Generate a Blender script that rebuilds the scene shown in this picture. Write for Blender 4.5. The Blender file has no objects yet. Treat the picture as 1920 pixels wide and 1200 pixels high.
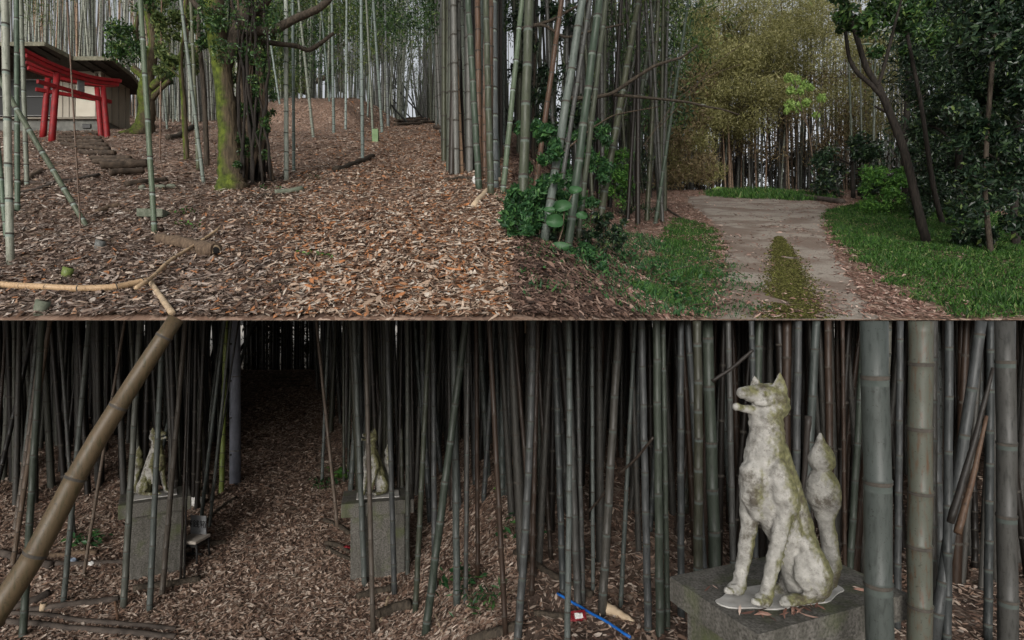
import bpy, bmesh, math, random
import numpy as np
from mathutils import Vector, Matrix, noise as mnoise

random.seed(11); rng = np.random.default_rng(11)
sc = bpy.context.scene
col = sc.collection
R = math.radians

# ------------------------------------------------------------------ camera, sky, sun, exposure
K = 0.9/960.0                      # tangent per photo pixel
cam_data = bpy.data.cameras.new('camera'); cam = bpy.data.objects.new('camera', cam_data); col.objects.link(cam)
cam.location = (0, 0, 0); cam.rotation_euler = (R(90), 0, 0)
cam_data.sensor_width = 36; cam_data.lens = 20; cam_data.clip_start = 0.05; cam_data.clip_end = 800
sc.camera = cam
SUN_EL, SUN_AZ = R(19), R(192)     # azimuth clockwise from +Y: the sun stands behind the viewer, a little to the left
world = bpy.data.worlds.new('World'); sc.world = world; world.use_nodes = True
wn = world.node_tree; wn.nodes.clear()
sky = wn.nodes.new('ShaderNodeTexSky'); sky.sky_type = 'NISHITA'; sky.sun_disc = False
sky.sun_elevation = SUN_EL; sky.sun_rotation = SUN_AZ; sky.air_density = 1.0; sky.dust_density = 4.0; sky.ozone_density = 1.0
bgn = wn.nodes.new('ShaderNodeBackground'); bgn.inputs['Strength'].default_value = 0.14
wo = wn.nodes.new('ShaderNodeOutputWorld')
hsv = wn.nodes.new('ShaderNodeHueSaturation'); hsv.inputs['Saturation'].default_value = .18; hsv.inputs['Value'].default_value = 1.6
wn.links.new(sky.outputs[0], hsv.inputs['Color']); wn.links.new(hsv.outputs[0], bgn.inputs[0]); wn.links.new(bgn.outputs[0], wo.inputs[0])
sun_d = bpy.data.lights.new('sun', 'SUN'); sun_d.energy = 1.05; sun_d.angle = R(22); sun_d.color = (1, .96, .9)
sun = bpy.data.objects.new('sun', sun_d); col.objects.link(sun)
sdir = Vector((math.sin(SUN_AZ)*math.cos(SUN_EL), math.cos(SUN_AZ)*math.cos(SUN_EL), math.sin(SUN_EL)))
sun.rotation_euler = sdir.to_track_quat('Z', 'Y').to_euler()
sc.view_settings.view_transform = 'Standard'; sc.view_settings.look = 'None'
sc.view_settings.exposure = -0.35; sc.view_settings.gamma = 1
sc.render.engine = 'CYCLES'
sc.cycles.max_bounces = 5; sc.cycles.diffuse_bounces = 3; sc.cycles.glossy_bounces = 2
sc.cycles.use_denoising = True

# ------------------------------------------------------------------ ground forms
def sst(v, a, b):
    t = np.clip((np.asarray(v, float)-a)/(b-a), 0, 1); return t*t*(3-2*t)
def lumps(x, y):
    return (np.sin(1.9*x+.7*y)*np.sin(1.3*y-.8*x+1)+.6*np.sin(4.3*x-1.1*y+2)*np.sin(3.7*y+.9*x)+.35*np.sin(8.1*x+2.3*y)*np.sin(7.3*y-1.7*x+.5))
def front(x):                       # where the upper terrace begins
    return 3+2*sst(x, 0, 1.9)
def hu(x, y):                       # upper ground: leaf slope (x<0) and lane (x>0)
    x = np.asarray(x, float); y = np.asarray(y, float)
    w = 1.7+.17*np.maximum(y-4, 0)
    s = sst(x, 0, 1)*0+sst(x/w, 0, 1)
    yf = front(x)
    left = .385*(y-yf)
    crest = .385*34-.03*(y-37)
    wp = sst(x, -11.5, -9)*sst(y, 36, 37.6)
    left = left*(1-wp)+crest*wp
    left = np.where(y > 52, left*(1-(1-wp)*0), left)
    left = left+1.25*sst(x, -12.6, -10)*(1-sst(x, -7.6, -5.4))*np.exp(-((y-26.5)/4.2)**4)
    left = np.minimum(left, 18.5)
    right = .28*(y-yf)
    right = np.where(y > 27, .28*(27-yf)+.20*np.minimum(y-27, 6)+.0*(y-27), right)
    right = right-.05*sst(x-.55*y, 0, 3)*np.minimum(y-5, 6)*.2
    z = left*(1-s)+right*s
    amp = .035*sst(y-yf, 0, 1.0)*(1-sst(x-.1*y, .5, 1.2)*.75)
    return z+amp*lumps(x, y)
def path_x(y): return -.41*y
def hl(x, y):                       # lower ground: the path between the statues (x<0), the near statue (x>0)
    x = np.asarray(x, float); y = np.asarray(y, float)
    s = sst(x, -1.5, .3)
    off = np.abs(x-path_x(y))
    l = -3.3+.15*np.clip(y-6, 0, 11.4)+.35*sst(off, 1.0, 3.0)*sst(y, 7.5, 11)
    l = l+(-3.6-l)*sst(y, 17.9, 20.5)
    r = -2.6+1.0*sst(y, 4.5, 12)*(1-sst(x, 1.2, 5))
    z = l*(1-s)+r*s
    return z+.03*lumps(x*1.1, y*1.1)*(.4+.6*sst(off, .8, 2.0))
def H(x, y, up): return float(hu(x, y) if up else hl(x, y))
def P(px, py, d): return Vector(((px-960)*K*d, d, (600-py)*K*d))
def G(px, py, up):                  # where the sight line through a photo pixel meets the ground
    tx, tz = (px-960)*K, (600-py)*K
    d = front(0 if px < 960 else 2) + .02 if up else 1.5
    d = float(d); prev = None
    while d < 70:
        g = tz*d - H(tx*d, d, up)
        if g < 0: 
            if prev is None: return Vector((tx*d, d, H(tx*d, d, up)))
            a, b = prev, d
            for _ in range(18):
                m = .5*(a+b)
                if tz*m-H(tx*m, m, up) < 0: b = m
                else: a = m
            return Vector((tx*b, b, H(tx*b, b, up)))
        prev = d; d *= 1.02
    return Vector((tx*70, 70, H(tx*70, 70, up)))
def G2(px, py, up): g = G(px, py, up); return (g.x, g.y)

# ------------------------------------------------------------------ materials
def nt(name, rough=.8):
    m = bpy.data.materials.new(name); m.use_nodes = True; t = m.node_tree; t.nodes.clear()
    o = t.nodes.new('ShaderNodeOutputMaterial'); b = t.nodes.new('ShaderNodeBsdfPrincipled')
    b.inputs['Roughness'].default_value = rough; b.inputs['Specular IOR Level'].default_value = .3
    t.links.new(b.outputs[0], o.inputs[0]); return m, t, b
def ramp(t, fac, stops, interp='LINEAR'):
    r = t.nodes.new('ShaderNodeValToRGB'); r.color_ramp.interpolation = interp
    e = r.color_ramp.elements
    while len(e) < len(stops): e.new(.5)
    for k, (p, c) in enumerate(stops): e[k].position = p; e[k].color = (*c, 1)
    t.links.new(fac, r.inputs[0]); return r.outputs[0]
def noise(t, scale, detail=4, vec=None, stretch=None, rough=.55):
    n = t.nodes.new('ShaderNodeTexNoise'); n.inputs['Scale'].default_value = scale; n.inputs['Detail'].default_value = detail
    n.inputs['Roughness'].default_value = rough
    tc = t.nodes.new('ShaderNodeTexCoord'); src = tc.outputs['Object'] if vec is None else vec
    if stretch:
        mp = t.nodes.new('ShaderNodeMapping'); mp.inputs['Scale'].default_value = stretch
        t.links.new(src, mp.inputs[0]); src = mp.outputs[0]
    t.links.new(src, n.inputs['Vector']); return n.outputs['Fac']
def mix(t, fac, a, b, mode='MIX'):
    n = t.nodes.new('ShaderNodeMix'); n.data_type = 'RGBA'; n.blend_type = mode
    if isinstance(fac, float): n.inputs[0].default_value = fac
    else: t.links.new(fac, n.inputs[0])
    for i, v in ((6, a), (7, b)):
        if isinstance(v, tuple): n.inputs[i].default_value = (*v, 1)
        else: t.links.new(v, n.inputs[i])
    return n.outputs[2]
def bump(t, b, h, strength=.4, dist=.01):
    n = t.nodes.new('ShaderNodeBump'); n.inputs['Strength'].default_value = strength; n.inputs['Distance'].default_value = dist
    t.links.new(h, n.inputs['Height']); t.links.new(n.outputs[0], b.inputs['Normal'])
def setc(t, b, c):
    if isinstance(c, tuple): b.inputs['Base Color'].default_value = (*c, 1)
    else: t.links.new(c, b.inputs['Base Color'])
def mul(t, a, f):
    return mix(t, 1.0, a, f, 'MULTIPLY')

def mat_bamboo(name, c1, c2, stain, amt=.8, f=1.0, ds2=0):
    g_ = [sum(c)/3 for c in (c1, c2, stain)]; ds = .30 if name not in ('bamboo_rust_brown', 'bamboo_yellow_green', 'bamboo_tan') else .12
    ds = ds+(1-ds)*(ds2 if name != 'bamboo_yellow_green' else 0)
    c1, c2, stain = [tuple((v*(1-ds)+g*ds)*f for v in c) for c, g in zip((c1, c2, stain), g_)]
    m, t, b = nt(name, .45)
    oi = t.nodes.new('ShaderNodeObjectInfo')
    n1 = noise(t, 3, 5, stretch=(6, 6, .8)); n2 = noise(t, 14, 4, stretch=(5, 5, 1))
    base = mix(t, n1, c1, c2)
    base = mix(t, ramp(t, n2, [(.5, (0, 0, 0)), (.72, (amt,)*3)]), base, stain)
    n3 = noise(t, 90, 2)
    base = mix(t, ramp(t, n3, [(.62, (0, 0, 0)), (.7, (.6,)*3)]), base, (.02, .02, .016))
    v = ramp(t, oi.outputs['Random'], [(0, (.62, .66, .66)), (.5, (1, 1, 1)), (1, (1.0, .88, .76))])
    setc(t, b, mul(t, base, v)); bump(t, b, n2, .15, .004); return m
def mat_plain(name, c1, c2, scale=8, rough=.85, b_=.4, dist=.01, stretch=None):
    m, t, b = nt(name, rough); n = noise(t, scale, 6, stretch=stretch)
    setc(t, b, ramp(t, n, [(.3, c1), (.7, c2)])); bump(t, b, n, b_, dist); return m
def mat_leaf(name, stops, rough=.6, trans=0.25):
    m, t, b = nt(name, rough)
    g = t.nodes.new('ShaderNodeNewGeometry')
    c = ramp(t, g.outputs['Random Per Island'], stops)
    setc(t, b, c)
    if trans:
        tr = t.nodes.new('ShaderNodeBsdfTranslucent'); t.links.new(c, tr.inputs[0])
        mx = t.nodes.new('ShaderNodeMixShader'); mx.inputs[0].default_value = trans
        out = [n for n in t.nodes if n.type == 'OUTPUT_MATERIAL'][0]
        t.links.new(b.outputs[0], mx.inputs[1]); t.links.new(tr.outputs[0], mx.inputs[2]); t.links.new(mx.outputs[0], out.inputs[0])
    return m
M = {}
BM = {
  'grey': ('bamboo_grey_green', (.13, .19, .16), (.22, .27, .23), (.07, .10, .08)),
  'green': ('bamboo_green', (.07, .13, .075), (.13, .19, .11), (.035, .06, .03)),
  'pale': ('bamboo_pale_bloom', (.24, .31, .27), (.36, .42, .38), (.13, .18, .14)),
  'olive': ('bamboo_olive_green', (.075, .105, .055), (.13, .16, .09), (.04, .05, .025)),
  'slate': ('bamboo_slate', (.10, .12, .125), (.17, .19, .19), (.04, .05, .045)),
  'tan': ('bamboo_tan', (.26, .17, .11), (.38, .28, .19), (.12, .08, .05)),
  'rust': ('bamboo_rust_brown', (.12, .06, .035), (.19, .11, .065), (.05, .03, .02)),
  'dark': ('bamboo_dark_dead', (.025, .02, .016), (.05, .038, .03), (.01, .009, .008)),
  'lime': ('bamboo_yellow_green', (.13, .19, .03), (.2, .25, .05), (.07, .1, .02)),
}
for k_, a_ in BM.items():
    M[k_] = mat_bamboo(*a_, f=.82); M['lane_'+k_] = mat_bamboo(*a_, f=.5); M['low_'+k_] = mat_bamboo(*a_, f=.8 if k_ == 'lime' else .24 if k_ == 'rust' else .33, ds2=.35)  # lane and low copies: dimmer light of those scenes put into the bamboo colours
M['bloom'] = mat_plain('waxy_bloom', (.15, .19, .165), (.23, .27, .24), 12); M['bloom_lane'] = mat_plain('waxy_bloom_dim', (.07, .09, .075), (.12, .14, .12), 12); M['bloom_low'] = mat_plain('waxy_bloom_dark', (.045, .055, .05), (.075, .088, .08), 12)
M['node'] = mat_plain('bamboo_node_ring', (.03, .028, .024), (.07, .06, .05), 30)
M['soil'] = None
def mat_soil(name, stops, stops2, mask_scale=.6):
    m, t, b = nt(name, .95)
    v = t.nodes.new('ShaderNodeTexVoronoi'); v.inputs['Scale'].default_value = 22
    tc = t.nodes.new('ShaderNodeTexCoord'); n0 = t.nodes.new('ShaderNodeTexNoise'); n0.inputs['Scale'].default_value = 9
    mp = t.nodes.new('ShaderNodeMapping'); mp.inputs['Scale'].default_value = (1, .45, 1)
    t.links.new(tc.outputs['Object'], mp.inputs[0]); t.links.new(mp.outputs[0], n0.inputs['Vector'])
    ad = t.nodes.new('ShaderNodeMixRGB'); ad.blend_type = 'ADD'; ad.inputs[0].default_value = .2
    t.links.new(mp.outputs[0], ad.inputs[1]); t.links.new(n0.outputs['Color'], ad.inputs[2]); t.links.new(ad.outputs[0], v.inputs['Vector'])
    bw = t.nodes.new('ShaderNodeRGBToBW'); t.links.new(v.outputs['Color'], bw.inputs[0])
    a = ramp(t, bw.outputs[0], stops); n = noise(t, mask_scale, 4)
    c = mix(t, ramp(t, n, [(.42, (0, 0, 0)), (.62, (1, 1, 1))]), a, ramp(t, noise(t, 30, 5), stops2))
    setc(t, b, c); bump(t, b, v.outputs['Distance'], .6, .02); return m
M['bounce_under'] = mat_plain('bounce_underside', (.66, .63, .58), (.82, .79, .74), 3, .95); M['bounce_sand'] = mat_plain('bounce_ground', (.46, .42, .36), (.6, .56, .49), 4, .95)  # added pale reflectors for fill light under the terrace
M['litter_soil'] = mat_soil('leaf_litter_soil', [(.1, (.05, .03, .022)), (.4, (.16, .095, .065)), (.7, (.28, .19, .14)), (.95, (.40, .31, .25))], [(.35, (.06, .036, .026)), (.65, (.17, .11, .08))])
M['lower_soil'] = mat_soil('lower_leaf_soil', [(.1, (.04, .027, .02)), (.45, (.12, .08, .06)), (.75, (.22, .16, .125)), (.95, (.32, .26, .21))], [(.35, (.05, .034, .026)), (.65, (.13, .09, .07))])
LIT = [(0, (.04, .024, .017)), (.15, (.11, .062, .04)), (.32, (.20, .115, .075)), (.42, (.36, .15, .06)), (.5, (.30, .13, .055)), (.55, (.29, .20, .14)), (.74, (.38, .285, .215)), (.92, (.46, .375, .30)), (1, (.54, .48, .41))]
M['litter'] = mat_leaf('fallen_leaves', LIT, .6, 0)
M['litter_brown'] = mat_leaf('fallen_leaves_brown', [(0, (.035, .024, .018)), (.2, (.10, .06, .045)), (.45, (.19, .12, .085)), (.65, (.27, .19, .145)), (.85, (.36, .28, .225)), (1, (.45, .38, .32))], .7, 0)
M['litter_pink'] = mat_leaf('fallen_leaves_reddish', [(0, (.05, .025, .02)), (.3, (.16, .08, .06)), (.6, (.26, .15, .115)), (.85, (.38, .26, .21)), (1, (.48, .38, .32))], .7, 0)
M['evergreen'] = mat_leaf('evergreen_leaves', [(0, (.012, .03, .012)), (.5, (.03, .07, .022)), (.85, (.06, .12, .03)), (1, (.14, .2, .05))], .3, .2)
M['darkgreen'] = mat_leaf('dark_glossy_leaves', [(0, (.006, .014, .008)), (.6, (.016, .034, .018)), (.93, (.04, .07, .03)), (1, (.12, .17, .05))], .28, .1)
M['bright'] = mat_leaf('bright_green_leaves', [(0, (.03, .09, .02)), (.5, (.07, .18, .035)), (1, (.16, .32, .06))], .5, .3)
M['lightgreen'] = mat_leaf('pale_green_leaves', [(0, (.16, .28, .06)), (1, (.38, .52, .16))], .5, .35)
M['under'] = mat_leaf('undergrowth_leaves', [(0, (.015, .05, .02)), (.6, (.035, .10, .035)), (1, (.08, .18, .05))], .45, .25)
M['olive_leaf'] = mat_leaf('bamboo_leaves_olive', [(0, (.10, .10, .035)), (.5, (.23, .225, .085)), (.85, (.35, .335, .14)), (1, (.48, .45, .25))], .5, .45)
M['brown_leaf'] = mat_leaf('bamboo_leaves_brown', [(0, (.05, .035, .02)), (.5, (.13, .095, .045)), (1, (.25, .20, .11))], .5, .3)
M['thicket_leaf'] = mat_leaf('thicket_leaves', [(0, (.012, .010, .006)), (.6, (.04, .032, .018)), (1, (.09, .08, .04))], .7, .1)
M['mosstuft'] = mat_leaf('moss_tufts', [(0, (.03, .026, .008)), (.5, (.065, .065, .014)), (.85, (.11, .12, .025)), (1, (.19, .17, .07))], .9, .1)
M['green_leaf'] = mat_leaf('bamboo_leaves_green', [(0, (.03, .055, .02)), (.5, (.08, .12, .035)), (1, (.2, .24, .08))], .5, .35)
M['grass'] = mat_leaf('green_grass', [(0, (.012, .035, .008)), (.35, (.028, .08, .014)), (.7, (.05, .13, .022)), (.93, (.09, .19, .035)), (1, (.26, .27, .12))], .5, .3)
M['bark'] = mat_plain('dark_bark', (.02, .016, .012), (.07, .055, .04), 12, .9, .8, .02, (3, 3, .6))
M['bark_black'] = mat_plain('blackish_bark', (.007, .006, .005), (.03, .024, .019), 12, .9, .8, .02, (3, 3, .6))  # near-black tone, darkest of the barks
M['bark_brown'] = mat_plain('brown_bark', (.06, .04, .027), (.15, .105, .07), 14, .9, .7, .015, (3, 3, .6))
M['vine'] = mat_plain('vine_bark', (.035, .026, .018), (.11, .08, .055), 18, .9, .5, .01, (3, 3, .6))
def mat_mossbark():
    m, t, b = nt('mossy_bark', .95)
    n = noise(t, 10, 7, stretch=(3, 3, .5)); bark = ramp(t, n, [(.3, (.03, .024, .016)), (.7, (.10, .075, .045))])
    moss = ramp(t, noise(t, 14, 8), [(.3, (.02, .028, .006)), (.5, (.06, .08, .012)), (.75, (.12, .15, .02))])
    g = t.nodes.new('ShaderNodeNewGeometry'); sx = t.nodes.new('ShaderNodeSeparateXYZ'); t.links.new(g.outputs['Normal'], sx.inputs[0])
    ma = t.nodes.new('ShaderNodeMath'); ma.operation = 'MULTIPLY_ADD'; ma.inputs[1].default_value = -.35; ma.inputs[2].default_value = 0
    t.links.new(sx.outputs[0], ma.inputs[0])
    ad = t.nodes.new('ShaderNodeMath'); ad.operation = 'ADD'; t.links.new(ma.outputs[0], ad.inputs[0]); t.links.new(noise(t, 3, 5), ad.inputs[1])
    setc(t, b, mix(t, ramp(t, ad.outputs[0], [(.33, (0, 0, 0)), (.56, (1, 1, 1))]), bark, moss)); bump(t, b, n, .9, .03); return m
M['mossbark'] = mat_mossbark()
def mat_red():
    m, t, b = nt('weathered_vermilion_paint', .55)
    n = noise(t, 5, 6); c = ramp(t, n, [(.3, (.13, .004, .006)), (.7, (.25, .008, .010))])
    c = mix(t, ramp(t, noise(t, 16, 6), [(.55, (0, 0, 0)), (.68, (.8,)*3)]), c, (.07, .022, .02)); setc(t, b, c); bump(t, b, n, .15, .005); return m
M['red'] = mat_red()
M['wall'] = mat_plain('beige_panel', (.25, .225, .185), (.34, .31, .26), 2.2, .8, .05, .002, (1, 1, .5))
M['door'] = mat_plain('cream_door', (.36, .33, .27), (.44, .41, .34), 2, .7, .05, .002)
M['batten'] = mat_plain('batten_grey_brown', (.12, .105, .085), (.18, .16, .13), 8)
M['concrete_dark'] = mat_plain('damp_concrete', (.075, .075, .07), (.15, .15, .135), 5, .95)
M['roof'] = mat_plain('weathered_roof_board', (.02, .018, .016), (.055, .05, .043), 6, .85)
M['fascia'] = mat_plain('lichen_fascia', (.07, .068, .048), (.19, .18, .13), 9, .85)
M['glass'] = nt('dark_window', .5)[0]; [n for n in M['glass'].node_tree.nodes if n.type == 'BSDF_PRINCIPLED'][0].inputs['Base Color'].default_value = (.004, .0045, .0045, 1)
M['metal'] = mat_plain('dull_aluminium', (.10, .10, .10), (.16, .16, .155), 10, .5)
M['black'] = mat_plain('black_painted_wood', (.008, .008, .008), (.02, .018, .017), 10, .6)
M['white'] = mat_plain('dirty_white', (.45, .44, .42), (.6, .59, .57), 6, .7)
M['seatwhite'] = mat_plain('cream_seat_cover', (.34, .30, .26), (.45, .41, .36), 6, .8)
M['board'] = mat_plain('grey_board', (.17, .175, .18), (.23, .235, .24), 5, .8)
M['steel'] = mat_plain('grey_pole', (.13, .14, .17), (.2, .21, .25), 7, .6, .1, .002)
M['blue'] = mat_plain('blue_plastic', (.01, .09, .35), (.015, .13, .45), 6, .4)
M['redpack'] = mat_plain('red_packet', (.12, .008, .012), (.2, .014, .02), 6, .4)
M['cyanrag'] = mat_plain('blue_grey_rag', (.16, .2, .26), (.24, .29, .36), 9, .8)
M['stone'] = mat_plain('mossy_stone', (.06, .075, .05), (.17, .18, .14), 9, .95, .8, .02)
M['logwood'] = mat_plain('rotten_log', (.02, .015, .011), (.085, .062, .045), 10, .95, .7, .02, (1, 1, 1))
M['tanwood'] = mat_plain('split_bamboo_tan', (.34, .25, .16), (.52, .41, .29), 12, .6, .2, .004)
M['greypole'] = mat_plain('weathered_pole', (.025, .02, .017), (.09, .072, .06), 7, .9, .4, .01)
M['postgreen'] = mat_plain('green_marker_post', (.12, .19, .09), (.2, .28, .15), 8, .8)
M['mortar'] = mat_plain('white_mortar', (.30, .29, .27), (.44, .43, .41), 16, .95, .5, .008)
def mat_pedestal():
    m, t, b = nt('pedestal_granite_concrete', .95)
    n = noise(t, 75, 5); c = ramp(t, n, [(.3, (.04, .037, .032)), (.7, (.145, .137, .122))]); c = mix(t, ramp(t, noise(t, 3, 6, stretch=(5, 5, .6)), [(.45, (0, 0, 0)), (.7, (.7,)*3)]), c, (.035, .034, .026))
    c = mix(t, ramp(t, noise(t, 4, 6), [(.5, (0, 0, 0)), (.72, (.8,)*3)]), c, (.07, .085, .03))
    setc(t, b, c); bump(t, b, n, .5, .006); return m
M['ped'] = mat_pedestal()
def mat_fox():
    m, t, b = nt('weathered_plaster', .9)
    n = noise(t, 22, 8, rough=.65); c = ramp(t, n, [(.3, (.17, .165, .15)), (.7, (.36, .35, .325))])
    g = t.nodes.new('ShaderNodeNewGeometry'); sx = t.nodes.new('ShaderNodeSeparateXYZ'); t.links.new(g.outputs['Normal'], sx.inputs[0])
    def madd(sock, a, c0):
        q = t.nodes.new('ShaderNodeMath'); q.operation = 'MULTIPLY_ADD'; q.inputs[1].default_value = a
        t.links.new(sock, q.inputs[0])
        if isinstance(c0, float): q.inputs[2].default_value = c0
        else: t.links.new(c0, q.inputs[2])
        return q.outputs[0]
    w = noise(t, 4, 9, rough=.72)
    w2 = madd(sx.outputs[0], .24, w)          # the back (away from the path) carries the moss
    w2 = madd(sx.outputs[2], .06, w2)
    moss = ramp(t, noise(t, 55, 5), [(.3, (.055, .055, .018)), (.7, (.17, .165, .07))])
    c = mix(t, ramp(t, w2, [(.45, (0, 0, 0)), (.60, (.92,)*3)]), c, moss)
    dirt = noise(t, 6, 10, rough=.78)
    c = mix(t, ramp(t, dirt, [(.51, (0, 0, 0)), (.62, (.85,)*3)]), c, (.05, .04, .028))
    c = mix(t, ramp(t, noise(t, 130, 3), [(.6, (0, 0, 0)), (.7, (.5,)*3)]), c, (.08, .07, .05))
    setc(t, b, c); bump(t, b, n, .6, .008); return m
M['fox'] = mat_fox()
def mat_road():
    m, t, b = nt('sandy_concrete_lane', .95)
    n = noise(t, 45, 6); c = ramp(t, n, [(.3, (.18, .155, .13)), (.7, (.34, .30, .255))])
    c = mix(t, ramp(t, noise(t, 1.3, 6, stretch=(1, 1, 1)), [(.42, (0, 0, 0)), (.56, (.7,)*3)]), c, (.12, .08, .06))
    setc(t, b, c); bump(t, b, n, .4, .006); return m
M['road'] = mat_road()
M['moss'] = mat_plain('moss_strip', (.045, .05, .012), (.12, .12, .03), 35, .95, .8, .02)

# ------------------------------------------------------------------ mesh helpers
def link(o, parent=None):
    col.objects.link(o)
    if parent: o.parent = parent
    return o
def tag(o, label=None, cat=None, group=None, kind=None):
    if label: o['label'] = label
    if cat: o['category'] = cat
    if group: o['group'] = group
    if kind: o['kind'] = kind
    return o
def empty(name, loc, rz=0):
    o = bpy.data.objects.new(name, None); o.location = loc; o.rotation_euler = (0, 0, rz); o.empty_display_size = .1
    return link(o)
def np_mesh(name, V, F, mats, midx=None, smooth=False):
    """V (n,3); F (m,k) constant k"""
    V = np.asarray(V, np.float32); F = np.asarray(F, np.int32)
    me = bpy.data.meshes.new(name); me.vertices.add(len(V)); me.vertices.foreach_set('co', V.ravel())
    k = F.shape[1]; me.loops.add(F.size); me.loops.foreach_set('vertex_index', F.ravel())
    me.polygons.add(len(F)); me.polygons.foreach_set('loop_start', np.arange(0, F.size, k, dtype=np.int32))
    try: me.polygons.foreach_set('loop_total', np.full(len(F), k, np.int32))
    except Exception: pass
    for m in mats: me.materials.append(m)
    if midx is not None: me.polygons.foreach_set('material_index', np.asarray(midx, np.int32))
    me.polygons.foreach_set('use_smooth', np.full(len(F), smooth, bool))
    me.update(calc_edges=True); me.validate(); return me
def obj(name, me, parent=None, loc=None):
    o = bpy.data.objects.new(name, me)
    if loc is not None: o.location = loc
    return link(o, parent)
def frames(pts):
    pts = np.asarray(pts, float); T = np.gradient(pts, axis=0); T /= np.linalg.norm(T, axis=1)[:, None]+1e-9
    ref = np.array([0, 1, 0.]) if abs(T[0][1]) < .9 else np.array([1., 0, 0])
    A = np.cross(T, ref); A /= np.linalg.norm(A, axis=1)[:, None]+1e-9; B = np.cross(T, A); return pts, A, B
def tube(pts, rad, sides=8, wob=0, cap=True):
    pts, A, B = frames(pts); n = len(pts); rad = np.broadcast_to(np.asarray(rad, float), (n,))
    th = np.linspace(0, 2*np.pi, sides, endpoint=False)
    rr = rad[:, None]*(1+(rng.normal(0, wob, (n, sides)) if wob else 0))
    V = pts[:, None]+rr[..., None]*(np.cos(th)[None, :, None]*A[:, None]+np.sin(th)[None, :, None]*B[:, None])
    V = V.reshape(-1, 3); i = np.arange(n-1)[:, None]*sides; j = np.arange(sides)[None]; jn = (j+1) % sides
    F = np.stack([i+j, i+jn, i+sides+jn, i+sides+j], -1).reshape(-1, 4)
    if cap:
        V = np.vstack([V, pts[:1], pts[-1:]]); c0, c1 = len(V)-2, len(V)-1; jj = np.arange(sides); jn = (jj+1) % sides
        F = np.vstack([F, np.stack([jn, jj, np.full(sides, c0), np.full(sides, c0)], -1), np.stack([(n-1)*sides+jj, (n-1)*sides+jn, np.full(sides, c1), np.full(sides, c1)], -1)])
    return V, F
def quads_to_faces(F): return [tuple(dict.fromkeys(f)) for f in F.tolist()]
class MB:
    def __init__(s): s.v = []; s.f = []; s.m = []
    def add(s, V, F, mi=0):
        o = len(s.v); s.v += [tuple(map(float, p)) for p in V]
        for f in (F if isinstance(F, list) else quads_to_faces(np.asarray(F))):
            s.f.append(tuple(int(q)+o for q in f)); s.m.append(mi)
        return s
    def tube(s, pts, rad, sides=8, wob=0, mi=0): return s.add(*tube(pts, rad, sides, wob), mi)
    def box(s, c, d, rz=0, mi=0, bev=0):
        cx, cy, cz = c; hx, hy, hz = d[0]/2, d[1]/2, d[2]/2; cs, sn = math.cos(rz), math.sin(rz); V = []
        for z in (-hz, hz):
            for x, y in ((-hx, -hy), (hx, -hy), (hx, hy), (-hx, hy)): V.append((cx+x*cs-y*sn, cy+x*sn+y*cs, cz+z))
        return s.add(V, [(3, 2, 1, 0), (4, 5, 6, 7), (0, 1, 5, 4), (1, 2, 6, 5), (2, 3, 7, 6), (3, 0, 4, 7)], mi)
    def prism(s, poly, z0, z1, mi=0):
        n = len(poly); V = [(x, y, z0) for x, y in poly]+[(x, y, z1) for x, y in poly]
        return s.add(V, [tuple(range(n-1, -1, -1)), tuple(range(n, 2*n))]+[(i, (i+1) % n, n+(i+1) % n, n+i) for i in range(n)], mi)
    def mesh(s, name, mats, smooth=False, bevel=0):
        me = bpy.data.meshes.new(name); me.from_pydata(s.v, [], s.f)
        for m in (mats if isinstance(mats, (list, tuple)) else [mats]): me.materials.append(m)
        me.polygons.foreach_set('material_index', s.m); me.polygons.foreach_set('use_smooth', [smooth]*len(s.f)); me.update()
        if bevel:
            bm = bmesh.new(); bm.from_mesh(me); bmesh.ops.bevel(bm, geom=bm.edges[:], offset=bevel, segments=2, affect='EDGES', profile=.6); bm.to_mesh(me); bm.free()
        return me
    def build(s, name, mats, parent=None, smooth=False, bevel=0, loc=None):
        return obj(name, s.mesh(name, mats, smooth, bevel), parent, loc)
def rel(pts, o): return [Vector(p)-Vector(o) for p in pts]

def leaves(C, size, aspect=.35, up=0.0, dirs=None, droop=0, fold=.25, n6=False):
    """many separate leaf blades; C (n,3)"""
    n = len(C); size = np.broadcast_to(np.asarray(size, float), (n,))[:, None]
    if dirs is None: D = rng.normal(size=(n, 3)); D[:, 2] *= (1-up); D[:, 2] -= droop
    else: D = dirs.copy()
    D /= np.linalg.norm(D, axis=1)[:, None]+1e-9
    N = rng.normal(size=(n, 3)); N[:, 2] += 3*up; S = np.cross(D, N); S /= np.linalg.norm(S, axis=1)[:, None]+1e-9
    N = np.cross(S, D); w = size*aspect*.5
    a = C-D*size*.5; b = C+D*size*.5
    if n6:
        m1 = C-D*size*.18; m2 = C+D*size*.2; f = N*w*fold*4
        V = np.stack([a, m1+S*w+f*.5, m1-S*w+f*.5, m2+S*w*.85+f*.5, m2-S*w*.85+f*.5, b-f*.3], 1).reshape(-1, 3)
        i = np.arange(n)[:, None]*6
        F = np.concatenate([i+np.array([[0, 2, 1]]), i+np.array([[1, 2, 4]]), i+np.array([[1, 4, 3]]), i+np.array([[3, 4, 5]])], 1).reshape(-1, 3)
    else:
        V = np.stack([a, C+S*w+N*w*fold, b, C-S*w+N*w*fold], 1).reshape(-1, 3)
        i = np.arange(n)[:, None]*4
        F = np.concatenate([i+np.array([[0, 1, 2]]), i+np.array([[0, 2, 3]])], 1).reshape(-1, 3)
    return V, F
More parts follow.
